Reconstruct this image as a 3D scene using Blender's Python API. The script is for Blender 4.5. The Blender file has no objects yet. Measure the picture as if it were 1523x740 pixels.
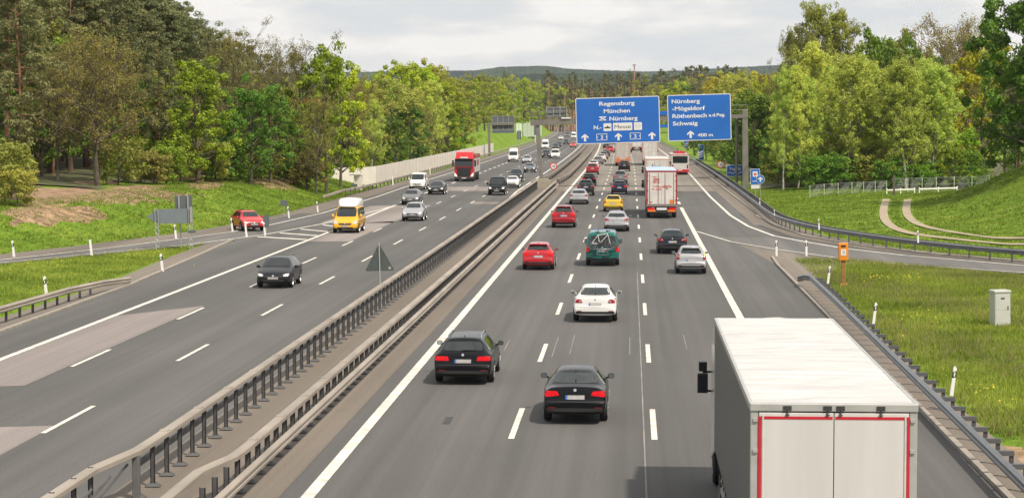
import bpy, bmesh, math, random
import numpy as np
from mathutils import Vector, Matrix, Euler
from mathutils.bvhtree import BVHTree
from mathutils.geometry import tessellate_polygon
random.seed(7); np.random.seed(7)
rad = math.radians
scene = bpy.context.scene
COL = scene.collection

# ------------------------------------------------------------------ camera
CAM_H = 8.4
F = 3240.0                       # focal length in photograph pixels (photograph is 1523 wide)
PITCH, YAW = rad(3.462), rad(3.112)
cam = bpy.data.cameras.new('camera')
cam.sensor_width = 36.0
cam.lens = 36.0 * F / 1523.0
cam.clip_start = 0.5
cam.clip_end = 30000
camo = bpy.data.objects.new('camera', cam)
COL.objects.link(camo)
camo.location = (0, 0, CAM_H)
camo.rotation_euler = (rad(90) - PITCH, 0, YAW)
scene.camera = camo

# ------------------------------------------------------------------ sky, sun, exposure
SUN_EL, SUN_AZ = rad(53), rad(140)          # azimuth measured from the road direction (+Y) towards the right (+X)
w = bpy.data.worlds.new('World'); scene.world = w; w.use_nodes = True
nt = w.node_tree; N = nt.nodes; L = nt.links
N.clear()
wout = N.new('ShaderNodeOutputWorld')
sky = N.new('ShaderNodeTexSky'); sky.sky_type = 'NISHITA'; sky.sun_disc = False
sky.sun_elevation = SUN_EL; sky.sun_rotation = SUN_AZ
sky.dust_density = 3.0; sky.air_density = 1.0
bg = N.new('ShaderNodeBackground'); bg.inputs[1].default_value = 0.07
L.new(sky.outputs[0], bg.inputs[0])
tc = N.new('ShaderNodeTexCoord')
mp = N.new('ShaderNodeMapping'); mp.inputs['Scale'].default_value = (1.0, 1.0, 4.5)
L.new(tc.outputs['Generated'], mp.inputs[0])
cn = N.new('ShaderNodeTexNoise'); cn.inputs['Scale'].default_value = 11.0; cn.inputs['Detail'].default_value = 6; cn.inputs['Roughness'].default_value = .55
L.new(mp.outputs[0], cn.inputs[0])
cr = N.new('ShaderNodeValToRGB')
cr.color_ramp.elements[0].position = .42; cr.color_ramp.elements[0].color = (.66, .675, .69, 1)
cr.color_ramp.elements[1].position = .58; cr.color_ramp.elements[1].color = (.93, .885, .84, 1)
e_ = cr.color_ramp.elements.new(.50); e_.color = (.75, .74, .725, 1)
L.new(cn.outputs[0], cr.inputs[0])
bg2 = N.new('ShaderNodeBackground'); bg2.inputs[1].default_value = 1.06
L.new(cr.outputs[0], bg2.inputs[0])
mx = N.new('ShaderNodeMixShader'); mx.inputs[0].default_value = .86
L.new(bg.outputs[0], mx.inputs[1]); L.new(bg2.outputs[0], mx.inputs[2])
L.new(mx.outputs[0], wout.inputs[0])
sun = bpy.data.lights.new('sun', 'SUN'); sun.energy = 4.7; sun.angle = rad(2.0); sun.color = (1.0, .90, .76)
suno = bpy.data.objects.new('sun', sun); COL.objects.link(suno)
tosun = Vector((math.sin(SUN_AZ) * math.cos(SUN_EL), math.cos(SUN_AZ) * math.cos(SUN_EL), math.sin(SUN_EL)))
suno.rotation_euler = tosun.to_track_quat('Z', 'Y').to_euler()
suno.location = (40, -40, 80)
vs = scene.view_settings
vs.view_transform = 'Standard'; vs.look = 'None'; vs.gamma = 1.0; vs.use_curve_mapping = False
vs.exposure = 0.27

# ------------------------------------------------------------------ survey: photograph point -> ground point
_sp, _cp, _sa, _ca = math.sin(PITCH), math.cos(PITCH), math.sin(YAW), math.cos(YAW)
FW = Vector((-_sa * _cp, _ca * _cp, -_sp)); RT = Vector((_ca, _sa, 0)); UP = Vector((-_sa * _sp, _ca * _sp, _cp))
def G(px, py, z=0.0):
    d = FW * F + RT * (px - 761.5) + UP * (370 - py)
    t = (z - CAM_H) / d.z
    return d.x * t, d.y * t
def XatY(px, Y, z=0.0):
    # x of the vertical plane seen at column px, at distance Y
    d = FW * F + RT * (px - 761.5) + UP * (370 - 190)
    return d.x / d.y * Y
def ZatY(py, Y):
    return CAM_H + (174 - py) * Y / F
def bend(Y):
    return -max(0.0, Y - 300.0) ** 2 / 62000.0

# ------------------------------------------------------------------ helpers
def nodes(m):
    m.use_nodes = True
    return m.node_tree.nodes, m.node_tree.links, m.node_tree.nodes['Principled BSDF']
MATS = {}
def mat(name, c, rough=.6, metal=0., var=.12, scale=3., bump=0., coat=0., emit=None, es=0., spec=.5, stretch=None, c2=None, objvar=0., transl=0.):
    if name in MATS: return MATS[name]
    m = bpy.data.materials.new(name); n, l, b = nodes(m)
    b.inputs['Roughness'].default_value = rough; b.inputs['Metallic'].default_value = metal
    b.inputs['Specular IOR Level'].default_value = spec
    if coat: b.inputs['Coat Weight'].default_value = coat; b.inputs['Coat Roughness'].default_value = .05
    t = n.new('ShaderNodeTexCoord'); mpn = n.new('ShaderNodeMapping')
    if stretch: mpn.inputs['Scale'].default_value = stretch
    l.new(t.outputs['Object'], mpn.inputs[0])
    no = n.new('ShaderNodeTexNoise'); no.inputs['Scale'].default_value = scale; no.inputs['Detail'].default_value = 4
    l.new(mpn.outputs[0], no.inputs[0])
    r = n.new('ShaderNodeValToRGB'); r.color_ramp.elements[0].position = .3; r.color_ramp.elements[1].position = .7
    a = c; d = c2 or c
    r.color_ramp.elements[0].color = tuple(min(1, x * (1 - var)) for x in a) + (1,)
    r.color_ramp.elements[1].color = tuple(min(1, x * (1 + var)) for x in d) + (1,)
    l.new(no.outputs[0], r.inputs[0])
    src = r.outputs[0]
    if objvar:
        oi = n.new('ShaderNodeObjectInfo'); hv = n.new('ShaderNodeHueSaturation')
        mr = n.new('ShaderNodeMapRange'); mr.inputs[3].default_value = 1 - objvar; mr.inputs[4].default_value = 1 + objvar
        l.new(oi.outputs['Random'], mr.inputs[0]); l.new(mr.outputs[0], hv.inputs['Value'])
        mr2 = n.new('ShaderNodeMapRange'); mr2.inputs[3].default_value = .5 - objvar * .07; mr2.inputs[4].default_value = .5 + objvar * .07
        ml = n.new('ShaderNodeMath'); ml.operation = 'FRACT'; mm = n.new('ShaderNodeMath'); mm.operation = 'MULTIPLY'; mm.inputs[1].default_value = 7.31
        l.new(oi.outputs['Random'], mm.inputs[0]); l.new(mm.outputs[0], ml.inputs[0]); l.new(ml.outputs[0], mr2.inputs[0]); l.new(mr2.outputs[0], hv.inputs['Hue'])
        l.new(src, hv.inputs['Color']); src = hv.outputs[0]
    l.new(src, b.inputs['Base Color'])
    if emit:
        b.inputs['Emission Color'].default_value = tuple(emit) + (1,); b.inputs['Emission Strength'].default_value = es
    if bump:
        bn = n.new('ShaderNodeBump'); bn.inputs['Strength'].default_value = bump; bn.inputs['Distance'].default_value = .05
        n2 = n.new('ShaderNodeTexNoise'); n2.inputs['Scale'].default_value = scale * 3; n2.inputs['Detail'].default_value = 5
        l.new(mpn.outputs[0], n2.inputs[0]); l.new(n2.outputs[0], bn.inputs['Height']); l.new(bn.outputs[0], b.inputs['Normal'])
    if transl:
        tr = n.new('ShaderNodeBsdfTranslucent'); l.new(src, tr.inputs[0])
        ms = n.new('ShaderNodeMixShader'); ms.inputs[0].default_value = transl
        out = [x for x in n if x.type == 'OUTPUT_MATERIAL'][0]
        l.new(b.outputs[0], ms.inputs[1]); l.new(tr.outputs[0], ms.inputs[2]); l.new(ms.outputs[0], out.inputs[0])
    MATS[name] = m
    return m

class MB:
    def __init__(s): s.v = []; s.f = []; s.m = []
    def add(s, vs, fs, mi=0):
        o = len(s.v); s.v += [tuple(v) for v in vs]; s.f += [tuple(i + o for i in f) for f in fs]; s.m += [mi] * len(fs); return s
    def box(s, x0, x1, y0, y1, z0, z1, mi=0):
        return s.add([(x0, y0, z0), (x1, y0, z0), (x1, y1, z0), (x0, y1, z0), (x0, y0, z1), (x1, y0, z1), (x1, y1, z1), (x0, y1, z1)],
                     [(0, 3, 2, 1), (4, 5, 6, 7), (0, 1, 5, 4), (1, 2, 6, 5), (2, 3, 7, 6), (3, 0, 4, 7)], mi)
    def tube(s, pts, rs, n=8, mi=0, cap=True):
        pts = [Vector(p) for p in pts]
        if not hasattr(rs, '__len__'): rs = [rs] * len(pts)
        vs = []; fs = []
        for i, p in enumerate(pts):
            d = (pts[min(i + 1, len(pts) - 1)] - pts[max(i - 1, 0)]).normalized()
            a = d.orthogonal() if abs(d.z) > .9 else d.cross(Vector((0, 0, 1)))
            a.normalize(); b = d.cross(a)
            for k in range(n):
                t = 2 * math.pi * k / n
                vs.append(p + (a * math.cos(t) + b * math.sin(t)) * rs[i])
        for i in range(len(pts) - 1):
            for k in range(n):
                fs.append((i * n + k, i * n + (k + 1) % n, (i + 1) * n + (k + 1) % n, (i + 1) * n + k))
        if cap: fs += [tuple(range(n - 1, -1, -1)), tuple(range((len(pts) - 1) * n, len(pts) * n))]
        return s.add(vs, fs, mi)
    def lathe_x(s, prof, n=24, x0=0, mi=0, cy=0, cz=0):
        # profile of (x, r) turned round the X axis
        vs = []; fs = []
        for (x, r) in prof:
            for k in range(n):
                t = 2 * math.pi * k / n
                vs.append((x0 + x, cy + r * math.cos(t), cz + r * math.sin(t)))
        for i in range(len(prof) - 1):
            for k in range(n):
                fs.append((i * n + k, i * n + (k + 1) % n, (i + 1) * n + (k + 1) % n, (i + 1) * n + k))
        return s.add(vs, fs, mi)
    def disc_y(s, cx, cz, r, y0, y1, n=24, mi=0):
        vs = [(cx + r * math.cos(2 * math.pi * k / n), y0, cz + r * math.sin(2 * math.pi * k / n)) for k in range(n)]
        vs += [(x, y1, z) for (x, _, z) in vs]
        fs = [tuple(range(n)), tuple(range(2 * n - 1, n - 1, -1))] + [(k, k + n, (k + 1) % n + n, (k + 1) % n) for k in range(n)]
        return s.add(vs, fs, mi)
    def ring_y(s, cx, cz, r0, r1, y0, y1, n=28, mi=0):
        vs = []
        for r in (r0, r1):
            for y in (y0, y1):
                vs += [(cx + r * math.cos(2 * math.pi * k / n), y, cz + r * math.sin(2 * math.pi * k / n)) for k in range(n)]
        fs = []
        for k in range(n):
            j = (k + 1) % n
            fs += [(k, j, 2 * n + j, 2 * n + k), (n + k, 3 * n + k, 3 * n + j, n + j), (2 * n + k, 2 * n + j, 3 * n + j, 3 * n + k), (k, n + k, n + j, j)]
        return s.add(vs, fs, mi)
    def poly_y(s, pts, y0, y1, mi=0):
        # outline in (x, z) extruded along y
        n = len(pts)
        vs = [(x, y0, z) for x, z in pts] + [(x, y1, z) for x, z in pts]
        tri = tessellate_polygon([[Vector((x, z, 0)) for x, z in pts]])
        fs = [tuple(t) for t in tri] + [tuple(i + n for i in reversed(t)) for t in tri] + [(k, (k + 1) % n, (k + 1) % n + n, k + n) for k in range(n)]
        return s.add(vs, fs, mi)
    def sweep(s, path, prof, mi=0, closed=True):
        # profile of (offset to the right, height) swept along a path of (x, y, z)
        P = [Vector(p) for p in path]; n = len(prof); vs = []; fs = []
        for i, p in enumerate(P):
            d = P[min(i + 1, len(P) - 1)] - P[max(i - 1, 0)]; d.z = 0; d.normalize()
            r = Vector((d.y, -d.x, 0))
            for (o, z) in prof: vs.append(p + r * o + Vector((0, 0, z)))
        for i in range(len(P) - 1):
            for k in range(n if closed else n - 1):
                fs.append((i * n + k, i * n + (k + 1) % n, (i + 1) * n + (k + 1) % n, (i + 1) * n + k))
        if closed: fs += [tuple(range(n - 1, -1, -1)), tuple(range((len(P) - 1) * n, len(P) * n))]
        return s.add(vs, fs, mi)
    def ribbon(s, left, right, z, mi=0):
        n = len(left); vs = [(x, y, z) for x, y in left] + [(x, y, z) for x, y in right]
        return s.add(vs, [(i, i + n, i + n + 1, i + 1) for i in range(n - 1)], mi)
    def build(s, name, mats, parent=None, loc=(0, 0, 0), smooth=False, bevel=0, rot=(0, 0, 0)):
        me = bpy.data.meshes.new(name); me.from_pydata(s.v, [], s.f)
        if not isinstance(mats, (list, tuple)): mats = [mats]
        for m in mats: me.materials.append(m)
        if len(mats) > 1: me.polygons.foreach_set('material_index', s.m)
        if smooth: me.polygons.foreach_set('use_smooth', [True] * len(me.polygons))
        bm = bmesh.new(); bm.from_mesh(me); bmesh.ops.recalc_face_normals(bm, faces=bm.faces); bm.to_mesh(me); bm.free()
        o = bpy.data.objects.new(name, me); COL.objects.link(o); o.location = loc; o.rotation_euler = rot
        if parent: o.parent = parent
        if bevel:
            b = o.modifiers.new('bevel', 'BEVEL'); b.width = bevel; b.segments = 2; b.limit_method = 'ANGLE'
        return o
def empty(name, loc=(0, 0, 0), rz=0, ry=0):
    o = bpy.data.objects.new(name, None); COL.objects.link(o); o.location = loc; o.rotation_euler = (0, ry, rz); o.empty_display_size = .3
    return o
def tag(o, label=None, cat=None, group=None, kind=None):
    if label: o['label'] = label
    if cat: o['category'] = cat
    if group: o['group'] = group
    if kind: o['kind'] = kind
    return o
def copy_tree(o, parent=None):
    c = o.copy(); COL.objects.link(c); c.parent = parent
    for ch in o.children: copy_tree(ch, c)
    return c
def lerp_fn(pts):
    ys = [p[0] for p in pts]; xs = [p[1] for p in pts]
    return lambda Y: float(np.interp(Y, ys, xs))
# ------------------------------------------------------------------ road lay-out, surveyed from the photograph
def asphalt(name, c, joint=None):
    m = bpy.data.materials.new(name); n, l, b = nodes(m)
    b.inputs['Roughness'].default_value = .82; b.inputs['Specular IOR Level'].default_value = .3
    g = n.new('ShaderNodeNewGeometry')
    def noise(sc, st, det=4):
        mpn = n.new('ShaderNodeMapping'); mpn.inputs['Scale'].default_value = st; l.new(g.outputs['Position'], mpn.inputs[0])
        no = n.new('ShaderNodeTexNoise'); no.inputs['Scale'].default_value = sc; no.inputs['Detail'].default_value = det; l.new(mpn.outputs[0], no.inputs[0]); return no
    def ramp(src, p0, v0, p1, v1):
        r = n.new('ShaderNodeMapRange'); r.inputs[1].default_value = p0; r.inputs[2].default_value = p1; r.inputs[3].default_value = v0; r.inputs[4].default_value = v1
        l.new(src, r.inputs[0]); return r.outputs[0]
    def mul(a, bb):
        k = n.new('ShaderNodeMath'); k.operation = 'MULTIPLY'; l.new(a, k.inputs[0]); l.new(bb, k.inputs[1]); return k.outputs[0]
    lane = ramp(noise(1.0, (.55, .004, 1)).outputs[0], .36, .84, .64, 1.12)      # wear along the lanes
    streak = ramp(noise(1.0, (3.2, .03, 1)).outputs[0], .35, .93, .65, 1.07)
    blot = ramp(noise(.12, (1, .35, 1)).outputs[0], .35, .9, .65, 1.1)
    grain = ramp(noise(14, (1, 1, 1), 3).outputs[0], .3, .86, .7, 1.14)
    v = mul(mul(lane, streak), mul(blot, grain))
    mc = n.new('ShaderNodeMix'); mc.data_type = 'RGBA'; mc.blend_type = 'MULTIPLY'; mc.inputs[0].default_value = 1
    mc.inputs[6].default_value = tuple(c) + (1,)
    l.new(v, mc.inputs[7]); l.new(mc.outputs[2], b.inputs['Base Color'])
    bn = n.new('ShaderNodeBump'); bn.inputs['Strength'].default_value = .25; bn.inputs['Distance'].default_value = .01
    l.new(noise(40, (1, 1, 1), 2).outputs[0], bn.inputs['Height']); l.new(bn.outputs[0], b.inputs['Normal'])
    return m
M_road = asphalt('asphalt', (.088, .086, .084))
M_ramp = asphalt('ramp_asphalt', (.115, .112, .108))
M_bridge = asphalt('bridge_asphalt', (.175, .158, .138))
M_patch = asphalt('concrete_patch', (.215, .19, .18))
M_median = asphalt('median_paving', (.145, .124, .103))
M_shoulder = asphalt('verge_paving', (.148, .128, .107))
M_line = mat('road_paint', (.50, .475, .42), .7, var=.18, scale=1.6, c2=(.58, .55, .50))
M_tar = mat('tar_joint', (.03, .03, .03), .6)
M_kerb = mat('kerb_concrete', (.25, .225, .195), .9, var=.2, scale=2)

FAR = 2200
def ys(a, b, step=12):
    n = max(2, int((b - a) / step) + 1); return list(np.linspace(a, b, n))
# outer edges (paved) as functions of Y
rout = [(118, 27.5), (124.5, 22.27), (133.2, 16.67), (139.6, 13.81), (147.6, 11.67), (154.6, 10.14), (168.2, 9.05), (186.6, 8.54), (230, 8.4), (325, 8.75), (4000, 8.75)]
rinn = [(113, 27.5), (118.9, 21.27), (125.1, 15.66), (129.5, 12.8), (139.3, 9.16), (147.3, 6.75), (160.3, 4.9)]
rampfar = [(-60, 108), (-37.05, 126.1), (-33.06, 139.8), (-31.19, 148.4), (-29.19, 157.9), (-28.0, 168.9), (-26.94, 189.3), (-26.7, 230)]
rampnear = [(-60, 105.5), (-36.36, 123.8), (-31.92, 134.9), (-29.24, 141.5), (-27.6, 148.2), (-26.14, 154.4), (-24.23, 170.2), (-22.6, 198)]
eL = lerp_fn([(60, -110), (108, -61.5), (126, -39.0), (139.8, -35.0), (148.4, -33.0), (157.9, -31.2), (168.9, -30.1), (189.3, -29.0), (230, -28.8), (4000, -28.8)])
eR = lerp_fn([(20, 9.6), (108, 9.6), (116, 30), (118, 31), (125.3, 23.4), (136.6, 18.0), (152, 13.6), (172, 11.9), (250, 12.2), (400, 12.6), (4000, 12.6)])

def sheet(name, left, right, z, m):
    o = MB().ribbon(left, right, z).build(name, m); tag(o, kind='structure'); return o
Y0 = -900
Ym = ys(Y0, 0, 60) + ys(15, 300, 15) + ys(310, FAR, 20)
# right carriageway, shoulder to edge
right_edge = lerp_fn([(Y0, 8.3), (128, 8.4), (131, 8.6), (139.6, 15.0), (147.6, 13.2), (154.6, 11.8), (168.2, 10.9), (186.6, 10.6), (230, 10.6), (4000, 10.6)])
Yr = sorted(Ym + [128, 131, 133, 136, 139.6, 143, 147.6, 151, 154.6, 168.2, 186.6])
sheet('road', [(-7.9 + bend(y), y) for y in Yr], [(right_edge(y) + bend(y), y) for y in Yr], 0.0, M_road)
Yb = ys(247, 300, 10) + ys(310, FAR, 20)
sheet('road', [(-7.74 + bend(y), y) for y in Yb], [(10.6 + bend(y), y) for y in Yb], 0.004, M_bridge)
# left carriageway
left_edge = lerp_fn([(Y0, -24.45), (83, -24.48), (108, -24.95), (150.8, -27.1), (154.4, -26.4), (160, -27.9), (169, -30.0), (189, -28.8), (230, -28.5), (4000, -28.6)])
Yl = sorted(Ym + [83, 108, 120, 150.8, 152.6, 154.4, 157, 160, 164, 169, 189])
sheet('road', [(left_edge(y) + bend(y), y) for y in Yl], [(-11.5 + bend(y), y) for y in Yl], 0.0, M_road)
# ramps
def offs(pts, d):
    out = []
    for i, p in enumerate(pts):
        a = Vector(pts[max(i - 1, 0)]); b = Vector(pts[min(i + 1, len(pts) - 1)]); t = (b - a).normalized()
        out.append((p[0] + t.y * d, p[1] - t.x * d))
    return out
rf = offs(rampfar[:7], -1.7); rn = offs(rampnear[:7], .8)
sheet('ramp', rf, rn, -0.004, M_ramp)
ro = [(x, y) for y, x in rout[:7]]; ri = [(x, y) for y, x in rinn[:7]]
ro = [(60, 93)] + ro; ri = [(60, 88.5)] + ri
# outward is away from the viewer on this curve
roo = offs(ro, 2.0); rii = offs(ri, -0.7)
ro_ext = roo[:6] + [(12.7, 151), (12.3, 153)]; ri_ext = rii[:6] + [(7.4, 145.2), (5.6, 153)]
sheet('ramp', ro_ext, ri_ext, 0.008, M_ramp)
# apron between the ramp and the shoulder, where the two meet
o = MB().add([(8.3, 124, .004), (13.6, 125.6, .004), (9.6, 138, .004), (7.2, 144, .004), (8.0, 131, .004)], [(0, 1, 2, 3, 4)]).build('pavement', M_shoulder); tag(o, kind='structure')
# shoulders of the far ramp and verges
sheet('pavement', offs(rampfar[:7], -3.2), offs(rampfar[:7], -.35), -.001, M_shoulder)
Yv = ys(189, 300, 12) + ys(310, FAR, 20)
sheet('pavement', [(-30.2 + bend(y), y) for y in Yv], [(-27.6 - (.6 if y > 260 else 0) + bend(y), y) for y in Yv], .004, M_shoulder)
Yq = ys(Y0, 108, 6)
sheet('pavement', [(-26.4, y) for y in Yq] + [(-26.9, 115), (-27.8, 132), (-28.2, 146)], [(-24.9, y) for y in Yq] + [(-25.5, 115), (-26.5, 132), (-27.4, 146)], -.006, M_shoulder)
sheet('pavement', offs([(x, y) for y, x in rout], 1.0)[:8], offs([(x, y) for y, x in rout], 3.6)[:8], .004 + .008, M_shoulder)
Yw = ys(170, 300, 12) + ys(310, FAR, 20)
sheet('pavement', [(9.6 + bend(y), y) for y in Yw], [(12.4 + bend(y), y) for y in Yw], .018, M_shoulder)
Yg = ys(Y0, 112, 6)
sheet('pavement', [(8.42, y) for y in Yg] + [(8.6, 126)], [(9.55, y) for y in Yg] + [(12.0, 124.5)], .02, M_shoulder)
sheet('median_strip', [(-11.55 + bend(y), y) for y in Ym], [(-7.75 + bend(y), y) for y in Ym], .008, M_median)
# concrete repair patches of the left carriageway
def patch_road(x0, x1, y0, y1, skew, m, z=.006):
    o = MB().add([(x0, y0, z), (x1, y0 + skew * .2, z), (x1, y1 + skew, z), (x0, y1, z)], [(0, 1, 2, 3)]).build('road', m); tag(o, kind='structure')
patch_road(-21.7, -18.95, 66.0, 91, 5, M_patch)
patch_road(-18.85, -15.65, 30, 57.5, .8, M_patch)
patch_road(-21.7, -18.95, 146, 172, 3, M_patch)
patch_road(-24.6, -18.95, 172, 205, 2, M_patch)
patch_road(-22.4, -15.9, 246, 262, 0, M_patch)
patch_road(-15.5, -12.9, 210, 216, 0, M_bridge)
# repaired strip, tar joints, dark spots
def strip(name, x0, x1, y0, y1, m, z=.009):
    o = MB().add([(x0, y0, z), (x1, y0, z), (x1, y1, z), (x0, y1, z)], [(0, 1, 2, 3)]).build(name, m); tag(o, kind='structure'); return o
M_seam = mat('lane_seam', (.20, .19, .18), .8, var=.3, scale=.6)
strip('road_joint', .36, .40, 30, 118, M_seam)
strip('road_joint', -7.7, 10.6, 246.2, 247.4, M_tar)
strip('road_joint', -28, -11.6, 246.5, 247.5, M_tar)
strip('road_joint', -7.7, 10.6, 318, 319.6, M_tar)
strip('road_joint', -5.14, -4.93, 59.2, 60.6, M_tar)
for x, y0, y1 in [(-2.75, 76, 83), (-2.15, 77, 84), (-.02, 77, 83), (2.05, 79, 84), (-4.55, 78, 82)]:
    strip('road_joint', x, x + .03, y0, y1, M_seam)

# painted markings
def line(pts, wd, z=.012, name='lane_line'):
    l_, r_ = offs(pts, -wd / 2), offs(pts, wd / 2)
    o = MB().ribbon(l_, r_, z).build(name, M_line); tag(o, kind='structure')
def dashes(x, y0, period, length, wd, yend, z=.012):
    b = MB(); y = y0
    while y < yend:
        xb = x + bend(y)
        b.add([(xb - wd / 2, y - length / 2, z), (xb + wd / 2, y - length / 2, z), (xb + wd / 2 + bend(y + 3) - bend(y - 3), y + length / 2, z), (xb - wd / 2 + bend(y + 3) - bend(y - 3), y + length / 2, z)], [(0, 1, 2, 3)])
        y += period
    o = b.build('lane_line', M_line); tag(o, kind='structure')
def along(x, a, b_): return [(x + bend(y), y) for y in sorted(set(ys(a, b_, 15)))]
line(along(-7.12, Y0, FAR), .30)
dashes(-3.10, 59.5 - 17.95 * 20, 17.95, 6, .16, 1500)
dashes(.65, 59.5 - 17.95 * 20, 17.95, 6, .16, 1500)
line([(4.58, Y0), (4.62, 100), (4.72, 203)], .32)
dashes(4.75, 214, 12, 6, .3, 420)
line(along(8.6, 325, FAR), .26)
line([(x, y) for y, x in rout[:1]] + [(x, y) for y, x in rout[1:10]], .26, .024)
line([(x, y) for y, x in rinn], .17, .024)
line([(-22.0, Y0), (-21.82, 60), (-21.85, 100), (-22.0, 160), (-22.4, 207)], .26)
dashes(-18.8, 74.9 - 17.3 * 20, 17.3, 5.5, .15, 1500)
dashes(-15.6, 59.6 - 17.25 * 20, 17.25, 5.5, .15, 1500)
dashes(-22.6, 217, 12.2, 6, .28, 640)
line([(-12.5, 226), (-12.84, 245)] + along(-12.86, 262, FAR), .24)
line(rampfar[:7] + [(-26.7, 230)] + along(-27.05, 260, FAR), .2, .016)
line(rampnear[3:] + [(-22.35, 207)], .22, .016)
line(rampnear[:4], .14, .016)
for yy in (149, 154, 159.5, 166, 173):          # hatched nose of the gore
    xn = lerp_fn([(148, -27.4), (154.4, -26.2), (170.2, -24.3), (198, -22.6)])(yy + 3)
    o = MB().add([(-22.15, yy - 1.2, .013), (-22.15, yy - .3, .013), (xn + .5, yy + 3.2, .013), (xn + .5, yy + 2.3, .013)], [(0, 1, 2, 3)]).build('lane_line', M_line); tag(o, kind='structure')
# kerbs
def kerb(pts, wd=.16, h=.10, z=0.0):
    o = MB().sweep([(x, y, z) for x, y in pts], [(-wd / 2, -.05), (wd / 2, -.05), (wd / 2, h), (wd / 2 - .03, h + .01), (-wd / 2, h)]).build('kerb', M_kerb); tag(o, kind='structure')
kerb([(8.36, y) for y in ys(Y0, 124, 10)] + [(8.5, 131)])
kerb([(-24.7, Y0), (-24.7, 83), (-25.1, 108), (-26.2, 130), (-27.3, 149)], .22, .06)
kerb(offs([(x, y) for y, x in rout], 2.2)[:8], .3, .08)
kerb([(11.0 + bend(y), y) for y in ys(180, 700, 20)], .25, .10)
M_drain = mat('drain_channel', (.06, .055, .05), .9)
o = MB().ribbon(offs([(x, y) for y, x in rout], .9)[:8], offs([(x, y) for y, x in rout], 1.25)[:8], .016).build('kerb', M_drain); tag(o, kind='structure')

# ------------------------------------------------------------------ terrain
def sst(a, b, x):
    t = min(1, max(0, (x - a) / (b - a))); return t * t * (3 - 2 * t)
def zt(X, Y):
    X0 = X - bend(Y)
    z = -.05
    t = eL(Y) - 1.2 - X0
    if t > 0:
        near = 1 - sst(255, 300, Y)
        z += near * (2.1 * sst(0, 10, t) + .055 * max(0, t - 10))
        z += (1 - near) * (.7 * sst(2, 8, t))
        far = sst(470, 520, Y)
        z += far * (3.6 * sst(1, 8, t) + .02 * max(0, t - 8))
    t = X0 - eR(Y) - .6
    if Y > 112 and t > 0:
        z += -.35 * sst(0, 5, t) * sst(10, 2, t)
        xm = 24.5 + (Y - 133) * .035
        m = max(0, X0 - xm)
        z += min(7, .10 * m + .028 * m * m) * (1 - sst(205, 250, Y)) * sst(130, 150, Y)
        z += sst(600, 900, Y) * 2.0
    z += sst(900, 1500, Y) * 3 * (1 if abs(X0 + 10) > 60 else 0)
    return z
def terrain():
    Xs = np.concatenate([np.linspace(-1400, -150, 14), np.linspace(-140, -64, 20), np.linspace(-62, 62, 156), np.linspace(65, 140, 16), np.linspace(160, 1400, 14)])
    Ysx = np.concatenate([np.array([-2400, -1500, -900, -600, -400, -250, -150, -90, -50, -20, 10, 25]), np.linspace(36, 300, 220), np.linspace(305, 700, 80), np.linspace(720, 2400, 60)])
    nx, ny = len(Xs), len(Ysx)
    vs = [(float(x), float(y), zt(float(x), float(y)) + (0.05 * math.sin(x * .9 + y * .37) * math.sin(y * .8 - x * .21) if (x < eL(float(y)) - 2 - 0 or x > eR(float(y)) + 2) else 0)) for y in Ysx for x in Xs]
    fs = [(j * nx + i, j * nx + i + 1, (j + 1) * nx + i + 1, (j + 1) * nx + i) for j in range(ny - 1) for i in range(nx - 1)]
    b = MB(); b.add(vs, fs)
    m = bpy.data.materials.new('meadow'); n, l, bs = nodes(m)
    bs.inputs['Roughness'].default_value = .95; bs.inputs['Specular IOR Level'].default_value = .15
    g = n.new('ShaderNodeNewGeometry')
    def nz(sc, det=5, st=(1, 1, 1)):
        mpn = n.new('ShaderNodeMapping'); mpn.inputs['Scale'].default_value = st; l.new(g.outputs['Position'], mpn.inputs[0])
        no = n.new('ShaderNodeTexNoise'); no.inputs['Scale'].default_value = sc; no.inputs['Detail'].default_value = det; no.inputs['Roughness'].default_value = .65; l.new(mpn.outputs[0], no.inputs[0]); return no.outputs[0]
    r1 = n.new('ShaderNodeValToRGB'); e = r1.color_ramp.elements
    e[0].position = .28; e[0].color = (.085, .16, .012, 1); e[1].position = .72; e[1].color = (.215, .265, .04, 1)
    k = e.new(.5); k.color = (.13, .22, .018, 1)
    l.new(nz(.22), r1.inputs[0])
    r2 = n.new('ShaderNodeValToRGB'); e = r2.color_ramp.elements
    e[0].position = .3; e[0].color = (.7, .7, .7, 1); e[1].position = .75; e[1].color = (1.3, 1.28, 1.2, 1)
    l.new(nz(2.3, 6), r2.inputs[0])
    mm = n.new('ShaderNodeMix'); mm.data_type = 'RGBA'; mm.blend_type = 'MULTIPLY'; mm.inputs[0].default_value = 1
    l.new(r1.outputs[0], mm.inputs[6]); l.new(r2.outputs[0], mm.inputs[7])
    # bare earth showing through in places
    r3 = n.new('ShaderNodeValToRGB'); e = r3.color_ramp.elements
    e[0].position = .72; e[0].color = (0, 0, 0, 1); e[1].position = .84; e[1].color = (.75, .75, .75, 1)
    l.new(nz(.13, 6), r3.inputs[0])
    m2 = n.new('ShaderNodeMix'); m2.data_type = 'RGBA'; l.new(r3.outputs[0], m2.inputs[0]); l.new(mm.outputs[2], m2.inputs[6]); m2.inputs[7].default_value = (.20, .165, .075, 1)
    l.new(m2.outputs[2], bs.inputs['Base Color'])
    bn = n.new('ShaderNodeBump'); bn.inputs['Strength'].default_value = .8; bn.inputs['Distance'].default_value = .25
    l.new(nz(3.5, 6), bn.inputs['Height']); l.new(bn.outputs[0], bs.inputs['Normal'])
    o = b.build('ground', m, smooth=True); tag(o, kind='structure')
    return m
M_meadow = terrain()
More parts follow.
